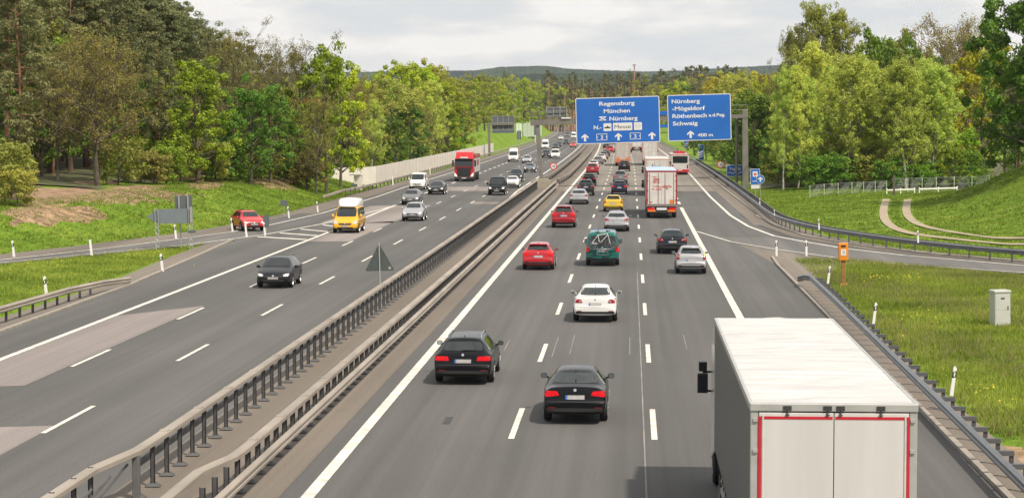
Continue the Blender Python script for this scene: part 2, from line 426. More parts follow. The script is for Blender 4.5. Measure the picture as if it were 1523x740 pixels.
def drape(name, L_, R_, m, dz=.05, nseg=8, dl=None, dr=None):
    # a strip lying on the terrain between two polylines
    vs = []; n = len(L_); b = MB()
    for (a, c) in zip(L_, R_):
        for k in range(nseg + 1):
            t = k / nseg; x = a[0] + (c[0] - a[0]) * t; y = a[1] + (c[1] - a[1]) * t
            d_ = dz
            if dl is not None and k == 0: d_ = dl
            if dr is not None and k >= nseg - 1: d_ = dr if k == nseg else dz * .6
            vs.append((x, y, zt(x, y) + d_))
    q = nseg + 1
    fs = [(i * q + k, i * q + k + 1, (i + 1) * q + k + 1, (i + 1) * q + k) for i in range(n - 1) for k in range(nseg)]
    o = b.add(vs, fs).build(name, m, smooth=True); tag(o, kind='structure'); return o
def dense(pts, step=1.5):
    out = []
    for (a, c) in zip(pts[:-1], pts[1:]):
        k = max(1, int(math.dist(a, c) / step))
        out += [(a[0] + (c[0] - a[0]) * t / k, a[1] + (c[1] - a[1]) * t / k) for t in range(k)]
    return out + [pts[-1]]
def smooth_path(p, it=3):
    for _ in range(it):
        q = [p[0]]
        for a, c in zip(p[:-1], p[1:]):
            q += [(a[0] * .75 + c[0] * .25, a[1] * .75 + c[1] * .25), (a[0] * .25 + c[0] * .75, a[1] * .25 + c[1] * .75)]
        p = q + [p[-1]]
    return p
M_dirt = mat('dirt', (.30, .25, .175), .95, var=.25, scale=.8)
M_litter = mat('leaf_litter', (.20, .12, .07), .95, var=.45, scale=1.1, c2=(.26, .17, .10), bump=.6)
for pp in ([(1318, 296), (1312, 318), (1322, 335), (1359, 346.5), (1440, 357), (1523, 365), (1600, 371)], [(1350, 297), (1347, 312), (1352, 325), (1372, 337), (1440, 349), (1523, 359), (1600, 366)]):
    c = dense(smooth_path([G(*q) for q in pp]), 2)
    wd = .36
    drape('dirt_track', offs(c, -wd), offs(c, wd), M_dirt, .07, 2)
def blob_patch(cx, cy, rx, ry, m, dz=.06, name='bare_earth', seed=0):
    rr = random.Random(seed); ph = [rr.uniform(0, 6.28) for _ in range(4)]
    b = MB(); vs = []; nr, na = 6, 28
    for i in range(nr + 1):
        for k in range(na):
            a = 2 * math.pi * k / na
            f = (i / nr) * (1 + .25 * math.sin(2 * a + ph[0]) + .17 * math.sin(3 * a + ph[1]) + .12 * math.sin(7 * a + ph[2]))
            x = cx + rx * f * math.cos(a); y = cy + ry * f * math.sin(a)
            vs.append((x, y, zt(x, y) + dz * (1 - (i / nr) ** 4 * 1.6)))
    fs = [(i * na + k, i * na + (k + 1) % na, (i + 1) * na + (k + 1) % na, (i + 1) * na + k) for i in range(nr) for k in range(na)]
    o = b.add(vs, fs).build(name, m, smooth=True); tag(o, kind='structure')
blob_patch(-44.0, 172, 6.5, 20, M_litter, seed=1)
blob_patch(-50.0, 205, 7.0, 22, M_litter, seed=2)
blob_patch(-37.2, 226, 2.0, 15, M_litter, seed=3)
blob_patch(-40.2, 205, 1.8, 12, M_litter, seed=11)
blob_patch(-42.6, 188, 2.4, 10, M_litter, seed=12)
blob_patch(-41.0, 152, 2.4, 11, M_litter, seed=8)
blob_patch(10.6, 50, 1.1, 9, M_litter, seed=4)
blob_patch(16.2, 86, .8, 3.5, M_dirt, seed=5)
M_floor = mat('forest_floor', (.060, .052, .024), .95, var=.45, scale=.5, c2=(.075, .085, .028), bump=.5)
yy_ = ys(182, 300, 4)
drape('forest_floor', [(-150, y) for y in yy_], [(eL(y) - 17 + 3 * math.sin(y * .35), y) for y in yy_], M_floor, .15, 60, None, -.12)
yy_ = ys(136, 182, 3)
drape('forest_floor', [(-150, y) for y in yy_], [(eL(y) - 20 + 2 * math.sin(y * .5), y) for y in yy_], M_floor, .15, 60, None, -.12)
yy_ = ys(268, 420, 6)
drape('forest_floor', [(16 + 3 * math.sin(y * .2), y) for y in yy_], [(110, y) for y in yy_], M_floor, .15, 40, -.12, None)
# ------------------------------------------------------------------ guard rails
M_galv = mat('weathered_galvanised', (.27, .235, .20), .62, .25, var=.14, scale=1.3, c2=(.31, .272, .232), stretch=(1, .25, 1))
M_galvd = mat('dark_galvanised', (.13, .13, .13), .55, .35, var=.18, scale=1.5)
M_post = mat('rail_post_steel', (.085, .085, .088), .6, .35, var=.2, scale=3)
M_galvb = mat('bluish_galvanised', (.17, .18, .195), .45, .45, var=.15, scale=.8)
M_steel = mat('sign_post_steel', (.36, .37, .37), .5, .5, var=.12, scale=2)
M_back = mat('sign_back_grey', (.10, .115, .125), .6, .15, var=.08, scale=1.5)
WB = [(-.04, .0), (0, .03), (.045, .06), (.045, .11), (0, .15), (.045, .19), (.045, .24), (0, .27), (-.04, .30), (-.06, .30), (-.03, .26), (.02, .235), (.02, .19), (-.025, .15), (.02, .11), (.02, .065), (-.03, .03), (-.06, 0)]
BOX = [(-.12, 0), (.12, 0), (.12, .09), (.09, .125), (-.09, .125), (-.12, .09)]
def rail_posts(parent, pts, mk, group_far='post'):
    for i, p in enumerate(pts[:99]):
        b = MB(); mk(b); b.build('post', M_post, parent, loc=p)
    if len(pts) > 99:
        b = MB()
        for p in pts[99:]:
            t = MB(); mk(t); b.add([(v[0] + p[0], v[1] + p[1], v[2] + p[2]) for v in t.v], t.f)
        o = b.build('post', M_post, parent); o['kind'] = 'stuff'
def cpost(h, flange=True, wx=.10, wy=.07):
    def mk(b):
        b.box(-wx / 2, wx / 2, -wy / 2, -wy / 2 + .012, 0, h); b.box(-wx / 2, -wx / 2 + .015, -wy / 2, wy / 2, 0, h); b.box(wx / 2 - .015, wx / 2, -wy / 2, wy / 2, 0, h)
        if flange:
            b.add([(-.17, -.14, .03), (.17, -.14, .03), (.17, .14, .03), (-.17, .14, .03), (-.07, -.06, .10), (.07, -.06, .10), (.07, .06, .10), (-.07, .06, .10)],
                  [(0, 1, 5, 4), (1, 2, 6, 5), (2, 3, 7, 6), (3, 0, 4, 7)])
    return mk
def splices(parent, path_fn, a, b_, step, w_, h_):
    y = a
    while y < b_:
        m = MB(); x, z = path_fn(y); m.box(x - w_, x + w_, y - .16, y + .16, z - .005, z + h_)
        m.build('splice_plate', M_galv, parent)
        y += step
GR = 'steel barriers along the carriageways'
# barrier on the left side of the median
t = tag(empty('guard_rail', (0, 0, 0)), 'tall median barrier of one pale box beam on dark posts, beside the oncoming lanes', 'guard rail', GR)
path = [(-11.5, 14, .82), (-11.4, 45.4, .86), (-10.86, 47.2, .99)] + [(-10.84 + bend(y), y, .99) for y in ys(49, 255, 10)]
MB().sweep(path, BOX).build('beam', M_galv, t)
MB().sweep([(-10.98, y, .56) for y in ys(47.5, 255, 10)], [(-.02, 0), (.0, .05), (.0, .13), (-.02, .18), (-.04, .18), (-.04, 0)]).build('lower_strip', M_galvd, t)
rail_posts(t, [(-11.42, y, 0) for y in (40.5, 42.2, 43.9, 45.3)] + [(-10.84, 47.2 + 1.5 * i, 0) for i in range(138)], cpost(1.0))
m = MB(); m.box(-10.93, -10.77, 47.0, 47.12, .0, 1.0); m.build('end_post', M_galvd, t, bevel=.02)
m = MB()
for k in range(3): m.tube([(-11.4, 45.3 - k * 1.6, .15), (-11.0, 46.9 - k * 1.6, .8)], .03, 6)
m.build('brace', M_post, t)
splices(t, lambda y: (-10.84, 1.115), 50, 200, 4.0, .10, .012)
# barrier on the right side of the median
t = tag(empty('guard_rail', (0, 0, 0)), 'lower median barrier with box beam and a W-shaped side rail, beside the right-hand lanes', 'guard rail', GR)
path = [(-9.25, 14, .70), (-9.25, 46.0, .72), (-8.80, 47.6, .80)] + [(-8.76, y, .80) for y in ys(49, 255, 10)]
MB().sweep(path, BOX).build('beam', M_galv, t)
MB().sweep([(-8.40 , y, .36) for y in ys(14, 255, 10)], WB).build('side_rail', M_galv, t)
rail_posts(t, [(-8.76, 36 + 1.33 * i, 0) for i in range(164)], cpost(.81, wx=.12))
m = MB()
for i in range(80):
    y = 36 + 1.33 * i; m.box(-8.72, -8.42, y - .025, y + .025, .46, .52)
m.build('spacer', M_galvd, t)
splices(t, lambda y: (-8.76, .925), 50, 200, 4.0, .10, .012)
# median barrier continuing beyond the gantry
M_mb = mat('rusty_rail', (.19, .165, .14), .7, .2, var=.25, scale=.5)
t = tag(empty('guard_rail', (0, 0, 0)), 'brownish double median barrier running on into the distance beyond the gantry', 'guard rail', GR)
for x0, h in ((-11.3, .75), (-9.0, .72)):
    MB().sweep([(x0 + bend(y) + (.7 * sst(258, 300, y)), y, h - .25) for y in ys(268, 1500, 14)], [(-.12, 0), (.12, 0), (.12, .32), (-.12, .32)]).build('beam', M_mb, t)
rail_posts(t, [(x + bend(y) + .7 * sst(258, 300, y), y, 0) for y in np.arange(268, 500, 4.0) for x in (-11.3, -9.0)], cpost(.6, False))
# right near rail with wide spacer brackets
t = tag(empty('guard_rail', (0, 0, 0)), 'grey guard rail on wide ladder-like brackets, between the shoulder and the near right meadow', 'guard rail', GR)
xr = lerp_fn([(14, 8.30), (46, 8.32), (93.7, 8.68), (108, 8.72)])
MB().sweep([(xr(y), y, .47) for y in ys(14, 106, 4)] + [(8.55, 107.5, .40), (8.35, 108.8, .22)], [(-v[0], v[1]) for v in WB]).build('beam', M_galvb, t)
for i in range(44):
    y = 105.5 - 1.95 * i
    b = MB(); b.box(.05, .58, -.06, .06, .64, .652); b.box(.05, .58, -.064, -.05, .54, .655); b.box(.05, .58, .05, .064, .60, .655); b.build('bracket', mat('bracket_steel', (.10, .103, .11), .5, .4, var=.2, scale=1.), t, loc=(xr(y), y, 0))
    b = MB(); b.box(.47, .57, -.035, .035, 0, .64); b.build('post', M_post, t, loc=(xr(y), y, 0))
# rail round the outside of the right ramp
t = tag(empty('guard_rail', (0, 0, 0)), 'long bluish guard rail curving round the outside of the right slip road', 'guard rail', GR)
rp = [(34, 111.5), (30, 116), (22.6, 125.3), (17.2, 136.4), (13.1, 151.8), (11.5, 165), (11.1, 176), (11.3, 200), (11.55, 251), (11.65, 300)] + [(11.65 + bend(y), y) for y in ys(330, 900, 30)]
rp = smooth_path(rp, 2)
MB().sweep([(x, y, .50) for x, y in rp], [(v[0] * -1, v[1]) for v in WB]).build('beam', M_galvb, t)
rp2 = offs(rp, .75)
MB().sweep([(x, y, .70) for x, y in rp2], [(-.04, -.05), (.04, -.05), (.04, .06), (-.04, .06)]).build('rear_rail', M_galvd, t)
acc = 0; last = rp[0]; pts = []
for p in dense(rp, .5):
    acc += math.dist(p, last); last = p
    if acc > 2.0 and p[1] < 400: acc = 0; pts.append(p)
pts = sorted(pts, key=lambda p: p[1])
def mkp(b):
    b.box(.22, .32, -.04, .04, -.3, .66); b.box(.02, .80, -.07, .07, .66, .685); b.box(.02, .8, -.07, -.055, .56, .68)
rail_posts(t, [(x, y, 0) for x, y in pts], mkp)
# rail at the lower left
t = tag(empty('guard_rail', (0, 0, 0)), 'short grey guard rail sloping into the ground at its end, on the left verge', 'guard rail', GR)
lp = [(-25.55, 20, .46), (-25.5, 60, .46), (-25.45, 86, .46), (-25.35, 97, .42), (-25.2, 103, .30), (-25.05, 108, .10)]
MB().sweep(lp, WB).build('beam', M_galv, t)
rail_posts(t, [(-25.62, 60 + 2.0 * i, -.1) for i in range(22)], lambda b: b.box(-.05, .05, -.04, .04, 0, .72))
# rail before the noise barrier
t = tag(empty('guard_rail', (0, 0, 0)), 'pale guard rail at the foot of the white noise barrier', 'guard rail', GR)
lp = [(-31.5, 222, .05), (-30.4, 228, .45), (-29.9, 240, .45)] + [(-29.8 + bend(y), y, .45) for y in ys(255, 800, 20)]
MB().sweep(lp, WB).build('beam', M_galv, t)
rail_posts(t, [(-29.95 + bend(y), y, 0) for y in np.arange(228, 420, 4.0)], lambda b: b.box(-.05, .05, -.04, .04, 0, .72))

# ------------------------------------------------------------------ noise barriers
M_noise = mat('pale_concrete_panel', (.58, .54, .49), .85, var=.08, scale=.5)
M_nj = mat('panel_joint', (.44, .41, .37), .85)
t = tag(empty('noise_barrier'), 'long pale concrete noise barrier beside the left carriageway', 'noise barrier')
wx = lambda y: -31.2 + bend(y)
def panelrun(par, pts, h, step):
    d = dense(pts, step)
    for i, (a, c) in enumerate(zip(d[:-1], d[1:])):
        if i > 96: break
        A, C = Vector((a[0], a[1], 0)), Vector((c[0], c[1], 0)); dr = (C - A).normalized(); n_ = Vector((dr.y, -dr.x, 0)) * .07; A2 = A + dr * .03; C2 = C - dr * .03
        z0, z1 = -.3, h
        b = MB(); b.add([A2 - n_ + Vector((0, 0, z0)), A2 + n_ + Vector((0, 0, z0)), C2 + n_ + Vector((0, 0, z0)), C2 - n_ + Vector((0, 0, z0)), A2 - n_ + Vector((0, 0, z1)), A2 + n_ + Vector((0, 0, z1)), C2 + n_ + Vector((0, 0, z1)), C2 - n_ + Vector((0, 0, z1))],
              [(0, 3, 2, 1), (4, 5, 6, 7), (0, 1, 5, 4), (1, 2, 6, 5), (2, 3, 7, 6), (3, 0, 4, 7)])
        b.build('panel', M_noise, par)
        b = MB(); b.box(A.x - .10, A.x + .10, A.y - .09, A.y + .09, z0, h + .02); b.build('post', M_nj, par)
panelrun(t, [(-35.5, 258), (-32.6, 262), (wx(266), 266.0)] + [(wx(y), y) for y in ys(276, 506, 10)], 2.35, 4.0)
MB().sweep([(wx(y) + .12, y, .2) for y in ys(268, 506, 10)], [(0, 0), (.05, 0), (.05, .09), (0, .09)]).build('plinth_line', M_galvd, t)
# control post in front of it
t = tag(empty('control_post', (-31.0, 247, 0)), 'pale box on posts with a dark panel, at the near end of the noise barrier', 'roadside box')
MB().box(-.45, .45, -.3, .3, .1, 1.75).build('body', M_noise, t, bevel=.03); MB().box(-.95, .7, -.35, .35, 1.78, 1.86).build('roof', M_noise, t); MB().box(-.75, -.05, -.36, -.31, .5, .8).build('panel', M_back, t)
MB().box(-.02, .03, -.33, -.30, .0, .5).build('leg', M_post, t)
M_tp = mat('green_glazing', (.52, .62, .46), .35, var=.06)
for k, (x0, x1, y0, y1) in enumerate([(-39.0, -37.2, 742, 746), (-38.0, -34.5, 770, 850)]):
    t = tag(empty('noise_barrier'), ['short pale green translucent screen on the far left grass bank', 'longer pale green translucent screen farther along the left bank'][k], 'noise barrier', 'green screens on the far bank')
    n_ = 2 + 3 * k
    for i in range(n_):
        a, c = i / n_, (i + 1) / n_
        xa, xc, ya, yc = x0 + (x1 - x0) * a, x0 + (x1 - x0) * c, y0 + (y1 - y0) * a, y0 + (y1 - y0) * c
        b = MB(); b.add([(xa, ya, 1.2), (xc, yc, 1.2), (xc, yc, 6.2), (xa, ya, 6.2), (xa, ya + .1, 1.2), (xc, yc + .1, 1.2), (xc, yc + .1, 6.2), (xa, ya + .1, 6.2)], [(0, 1, 2, 3), (7, 6, 5, 4), (3, 2, 6, 7), (0, 3, 7, 4), (1, 5, 6, 2)])
        b.build('panel', M_tp, t)
        b = MB(); b.box(xa - .12, xa + .12, ya - .12, ya + .1, 0, 6.3); b.build('post', M_steel, t)

# ------------------------------------------------------------------ chain-link fence on the right
M_fence = mat('fence_wire', (.30, .32, .31), .6, .4)
M_fpost = mat('fence_post', (.45, .46, .45), .6, .2)
M_white = mat('white_paint', (.72, .71, .68), .5, var=.05)
def fence(pts, h, label):
    t = tag(empty('wire_fence'), label, 'fence', 'fences before the birches'); d = dense(pts, 2.4)
    for (x, y) in d:
        MB().tube([(x, y, zt(x, y) - .2), (x, y, zt(x, y) + h)], .045, 6).build('post', M_fpost, t)
    b = MB()
    for (a, c) in zip(d[:-1], d[1:]):
        za, zc = zt(*a), zt(*c); nx_ = 9
        for k in range(nx_ + 1):                       # mesh: crossed wires
            u0 = k / nx_
            for s in (1, -1):
                u1 = u0 + s * .55
                if 0 <= u1 <= 1:
                    P = lambda u, hh: (a[0] + (c[0] - a[0]) * u, a[1] + (c[1] - a[1]) * u, za + (zc - za) * u + hh)
                    b.tube([P(u0, .05), P(u1, h - .05)], .010, 3, cap=False)
        for hh in (.05, h * .5, h - .05): b.tube([(a[0], a[1], za + hh), (c[0], c[1], zc + hh)], .014, 4, cap=False)
    b.build('wire_mesh', M_fence, t)
fence([(19.3, 236), (24.5, 243), (29, 249)], 1.25, 'low chain-link fence with pale posts in front of the birch trunks')
fence([(29.4, 246), (35, 252), (42, 258)], 1.6, 'taller chain-link fence running behind the white planks towards the mound')
t = tag(empty('plank_fence'), 'white horizontal planks on short posts beside the wire fence, where the dirt track ends', 'fence')
for i, (a, c) in enumerate([((28.0, 240), (31.2, 241.5)), ((31.8, 242), (36.5, 246))]):
    for hh in (.42,):
        MB().sweep([(a[0], a[1], zt(*a) + hh), (c[0], c[1], zt(*c) + hh)], [(-.03, 0), (.03, 0), (.03, .14), (-.03, .14)]).build('plank', M_white, t)
    for u in (0, .5, 1): x = a[0] + (c[0] - a[0]) * u; y = a[1] + (c[1] - a[1]) * u; MB().box(x - .06, x + .06, y + .04, y + .14, zt(x, y) - .1, zt(x, y) + .66).build('post', M_white, t)
M_dkpost = mat('dark_wood_post', (.10, .085, .07), .9)
tag(MB().box(-.11, .11, -.11, .11, -.3, 2.2).build('wooden_post', M_dkpost, loc=(28.3, 236, zt(28.3, 236)), bevel=.03), 'thick dark post at the bend of the dirt track', 'post')

# ------------------------------------------------------------------ signs
M_blue = mat('sign_blue', (.008, .105, .42), .42, var=.07, scale=.5)
M_wht = mat('sign_white', (.60, .60, .60), .45, var=.03)
M_blk = mat('black_print', (.02, .02, .022), .5)
M_redp = mat('sign_red', (.52, .035, .03), .45, var=.06)
M_gbox = mat('sign_grey_box', (.42, .42, .42), .5)
LEAN = rad(-1.5)          # the surveyed lean of the posts against the cross-fall of the road
def text(par, s, cx, cz, width, h, m, y=-.03, name='lettering', align='CENTER', bold=.022):
    cu = bpy.data.curves.new('t', 'FONT'); cu.body = s; cu.size = 1.0; cu.align_x = 'LEFT'; cu.offset = bold; cu.extrude = 0.0
    o = bpy.data.objects.new('t', cu); COL.objects.link(o)
    dg = bpy.context.evaluated_depsgraph_get(); dg.update()
    me = bpy.data.meshes.new_from_object(o.evaluated_get(dg)); bpy.data.objects.remove(o)
    v = np.array([x.co[:] for x in me.vertices]); x0, x1 = v[:, 0].min(), v[:, 0].max()
    sx = width / (x1 - x0); sz = h / .73
    for q in me.vertices:
        X, Z = q.co.x, q.co.y
        lx = (X - x0) * sx - (width / 2 if align == 'CENTER' else 0)
        q.co = (cx + lx, y, cz + Z * sz)
    me.materials.clear(); me.materials.append(m)
    ob = bpy.data.objects.new(name, me); COL.objects.link(ob); ob.parent = par; return ob
def rrect(b, x0, x1, z0, z1, r, y0, y1, n=5):
    p = []
    for cx, cz, a0 in ((x1 - r, z1 - r, 0), (x0 + r, z1 - r, 90), (x0 + r, z0 + r, 180), (x1 - r, z0 + r, 270)):
        for k in range(n + 1):
            a = rad(a0 + 90 * k / n); p.append((cx + r * math.cos(a), cz + r * math.sin(a)))
    b.poly_y(p, y0, y1)
def arrow(par, cx, cz, h, m=None, y0=-.034, y1=-.028):
    w_ = h * .56
    p = [(-w_ * .16, -.5 * h), (w_ * .16, -.5 * h), (w_ * .16, .12 * h), (w_ * .5, -.12 * h), (w_ * .5, .12 * h), (0, .5 * h), (-w_ * .5, .12 * h), (-w_ * .5, -.12 * h), (-w_ * .16, .12 * h)]
    p = [(x * 1.7, z) for x, z in p]
    MB().poly_y([(cx + x, cz + z) for x, z in p], y0, y1).build('arrow', m or M_wht, par)
def board(name, loc, w_, h, label, cat='sign', border=.09, r=.18, back=True, group=None, ry=0, mface=None):
    t = tag(empty(name, loc, ry=ry), label, cat, group)
    b = MB(); rrect(b, -w_ / 2, w_ / 2, 0, h, r, -.012, .05); b.build('border', M_wht, t)
    b = MB(); rrect(b, -w_ / 2 + border, w_ / 2 - border, border, h - border, max(.02, r - border * .6), -.022, -.014); b.build('panel', mface or M_blue, t)
    return t
GY = 262.0
gantry = tag(empty('sign_gantry', (0, GY, 0)), 'grey steel gantry spanning the road and carrying the large blue signs', 'gantry')
M_gan = mat('gantry_steel', (.175, .165, .145), .55, .3, var=.15, scale=1.2)
b = MB(); b.add([(-11.45, -.22, 8.05), (-10.98, -.22, 8.05), (-10.38, -.22, 0), (-10.86, -.22, 0), (-11.45, .22, 8.05), (-10.98, .22, 8.05), (-10.38, .22, 0), (-10.86, .22, 0)], [(0, 3, 2, 1), (4, 5, 6, 7), (0, 1, 5, 4), (1, 2, 6, 5), (2, 3, 7, 6), (3, 0, 4, 7)]); b.build('post', M_gan, gantry, bevel=.04)
b = MB(); b.add([(13.3, -.3, 9.3), (13.95, -.3, 9.3), (14.15, -.3, -.6), (13.4, -.3, -.6), (13.3, .3, 9.3), (13.95, .3, 9.3), (14.15, .3, -.6), (13.4, .3, -.6)], [(0, 3, 2, 1), (4, 5, 6, 7), (0, 1, 5, 4), (1, 2, 6, 5), (2, 3, 7, 6), (3, 0, 4, 7)]); b.build('post', M_gan, gantry, bevel=.04)
MB().tube([(12.75, .9, -.6), (12.7, .9, 8.3)], .18, 8).build('post', M_gan, gantry)
b = MB(); b.add([(-12.0, -.35, 7.35), (14.0, -.35, 8.3), (14.0, -.35, 8.75), (-12.0, -.35, 8.05), (-12.0, .35, 7.35), (14.0, .35, 8.3), (14.0, .35, 8.75), (-12.0, .35, 8.05)], [(0, 3, 2, 1), (4, 5, 6, 7), (0, 1, 2, 3), (7, 6, 5, 4), (3, 2, 6, 7), (0, 4, 5, 1), (0, 3, 7, 4), (1, 5, 6, 2)][2:]); b.build('beam', M_gan, gantry)
def rail_bar(z_): return [(-12.0, .5, z_ + 7.9), (14.0, .5, z_ + 8.75)]
b = MB()
for z_ in (.55, 1.1): b.tube(rail_bar(z_), .035, 6)
for k in range(27):
    x = -12 + k; zz = 7.9 + (x + 12) / 26 * .85; b.tube([(x, .5, zz), (x, .5, zz + 1.1)], .03, 5)
b.build('railing', M_gan, gantry)
b = MB(); b.box(-11.9, -9.6, -1.0, 1.0, -.1, .85); b.box(-11.6, -9.9, -.8, .8, .85, 1.0); b.build('concrete_footing', mat('footing_concrete', (.26, .235, .19), .9, var=.15), gantry, bevel=.06)
# dark backs of the signs facing the other way
def signback(par, x0, x1, z0, z1, y, name='sign_back'):
    b = MB(); b.box(x0, x1, y, y + .08, z0, z1); p = b.build(name, M_back, par)
    b = MB(); n_ = max(3, int((x1 - x0) / 1.1))
    for k in range(n_ + 1):
        x = x0 + (x1 - x0) * k / n_; b.box(x - .045, x + .045, y - .09, y - .004, z0, z1)
    for zz in (z0 + .05, (z0 + z1) / 2, z1 - .05): b.box(x0, x1, y - .06, y - .008, zz - .04, zz + .04)
    b.build('stiffener', M_steel, p)
signback(gantry, -10.1, -7.7, 8.3, 9.6, .7); signback(gantry, -6.4, -4.6, 8.5, 9.7, .7)
MB().box(-8.3, -7.2, -.5, -.38, 8.2, 8.36).build('lamp_box', M_wht, gantry)

xa, za, sc_ = XatY(857.5, GY - .45), ZatY(145, GY - .45), .01567
S1 = board('direction_sign', (xa + 5.02, GY - .45, 5.28), 10.03, 5.5, 'wide blue overhead sign reading Regensburg and München, with arrows for the main lanes', 'road sign', group='overhead signs', ry=rad(-1.75))
def q1(x, y): return (x * sc_ - 5.02, 5.5 - y * sc_)
for s, x, y, w_, h in [('Regensburg', 317, 62, 270, 31), ('München', 315, 119, 200, 31), ('Nürnberg', 364, 178, 215, 31), ('N.-', 165, 240, 60, 29)]:
    X, Z = q1(x, y); text(S1, s, X, Z, w_ * sc_, h * sc_, M_wht)
X, Z = q1(205, 162)
b = MB()
for s in (-1, 1): b.tube([(X - .42, -.03, Z + s * .2), (X - .15, -.03, Z + s * .07), (X + .15, -.03, Z - s * .07), (X + .42, -.03, Z - s * .2)], .055, 4)
for s in (-1, 1): b.tube([(X - .42, -.03, Z + s * .2), (X, -.03, Z + s * .2), (X + .42, -.03, Z + s * .2)], .045, 4)
b.build('junction_symbol', M_wht, S1)
def plate(par, cx, cz, w_, h, m):
    b = MB(); rrect(b, cx - w_ / 2, cx + w_ / 2, cz - h / 2, cz + h / 2, .08, -.032, -.024); return b.build('plate', m, par)
X, Z = q1(240, 227); p_ = plate(S1, X, Z, .95, .92, M_wht)
MB().poly_y([(X - .36, Z - .14), (X + .34, Z - .14), (X + .38, Z + .02), (X + .1, Z + .04), (X + .08, Z + .16), (X - .05, Z + .16), (X - .08, Z + .03), (X - .38, Z)], -.040, -.036).build('ship_symbol', M_blk, p_)
X, Z = q1(356, 226); p_ = plate(S1, X, Z, 2.3, .92, M_wht); text(p_, 'Messe', X, Z - .22, 1.95, .46, M_blk, y=-.04, bold=0)
X, Z = q1(473, 226); p_ = plate(S1, X, Z, .95, .92, M_wht)
b = MB(); b.ring_y(X, Z, .22, .27, -.040, -.036); b.box(X - .36, X + .36, -.041, -.037, Z - .03, Z + .03); b.build('hall_symbol', M_gbox, p_)
for x in (66, 322, 578): X, Z = q1(x, 302); arrow(S1, X, Z, .88)
for x in (195, 450):
    X, Z = q1(x, 301)
    b = MB()
    for (x0, x1, z0, z1) in ((-.64, .64, .33, .39), (-.64, .64, -.39, -.33), (-.64, -.58, -.33, .33), (.58, .64, -.33, .33)): b.box(X + x0, X + x1, -.034, -.026, Z + z0, Z + z1)
    bd = b.build('route_badge', M_wht, S1); text(bd, '3', X, Z - .22, .28, .44, M_wht)
    MB().poly_y([(X - .58, Z - .12), (X - .46, Z), (X - .58, Z + .12)], -.034, -.026).build('badge_notch', M_wht, bd); MB().poly_y([(X + .58, Z - .12), (X + .58, Z + .12), (X + .46, Z)], -.034, -.026).build('badge_notch', M_wht, bd)
xb = XatY(994, GY - .45)
S2 = board('direction_sign', (xb + 3.77, GY - .45, 5.60), 7.55, 5.5, 'narrower blue overhead sign reading Nürnberg-Mögeldorf, 400 m', 'road sign', group='overhead signs', ry=rad(-1.6))
sc_ = .0156
def q2(x, y): return (x * sc_ - 3.77, 5.5 - y * sc_)
for s, x, y, w_, h in [('Nürnberg', 33, 64, 215, 31), ('-Mögeldorf', 36, 119, 250, 31), ('Röthenbach', 36, 176, 262, 31), ('a.d.Peg.', 314, 172, 125, 25), ('Schwaig', 38, 233, 190, 31), ('400 m', 226, 323, 116, 25)]:
    X, Z = q2(x, y); text(S2, s, X, Z, w_ * sc_, h * sc_, M_wht, align='LEFT')
X, Z = q2(172, 304); arrow(S2, X, Z, .88)
# small blue signs seen between the two, farther along, on the gantry
b = MB(); b.box(3.1, 4.9, -.40, -.352, 8.62, 9.1); b.build('blue_plate', M_blue, gantry)
b = MB(); b.box(3.1, 4.9, -.40, -.352, 7.15, 7.5); b.build('blue_plate', M_blue, gantry)

# overhead message board on a post, left side
t = tag(empty('message_board', (-30.3, 468, 0), ry=rad(-1.0)), 'dark back of a gantry-arm message board beside the end of the noise barrier', 'road sign')
MB().box(-.25, .25, -.25, .25, 0, 7.1).build('post', M_gan, t, bevel=.04); MB().box(-.25, 5.2, -.2, .2, 6.6, 7.1).build('arm', M_gan, t)
signback(t, .7, 5.4, 5.6, 8.6, .3)
MB().box(.7, 5.4, -.05, .2, 4.9, 5.58).build('lower_board', M_back, t)

# round limit signs
def limit(x, y, zc, r, label, s, base=0, lean=LEAN):
    t = tag(empty('speed_limit_sign', (x, y, base), ry=lean), label, 'road sign', 'round speed limit signs')
    MB().tube([(0, .06, 0), (0, .06, zc - base)], .04, 8).build('post', M_steel, t)
    MB().disc_y(0, zc - base, r, -.01, .03).build('ring', M_redp, t); f = MB().disc_y(0, zc - base, r * .74, -.02, -.012).build('face', M_wht, t)
    text(f, s, 0, zc - base - r * .3, r * .95, r * .6, M_blk, y=-.026)
limit(-10.9 + .2, 304, 1.55, .5, 'small round red-ringed speed limit sign in the median beyond the gantry post', '120')
limit(12.9, 312, 1.65, .56, 'round red-ringed speed limit sign behind the right guard rail', '120')
# river name sign
x_, y_ = 12.9, 266
t = board('river_sign', (x_ - .15, y_, 1.2), 2.15, 1.4, 'blue sign with the river name Pegnitz and a wavy line, by the right gantry post', 'road sign', .06, .1, ry=LEAN)
text(t, 'Pegnitz', 0, .78, 1.3, .34, M_wht)
b = MB()
for k in range(2): pass
w_pts = [(-.85 + 1.7 * k / 40, -.03, .42 + .08 * math.sin(k / 40 * 5 * math.pi)) for k in range(41)]
b.tube(w_pts, .045, 4); b.build('wave', M_wht, t); MB().tube([(-.7, .1, -1.3), (-.7, .1, .3)], .05).build('post', M_steel, t); MB().tube([(.7, .1, -1.3), (.7, .1, .3)], .05).build('post', M_steel, t)
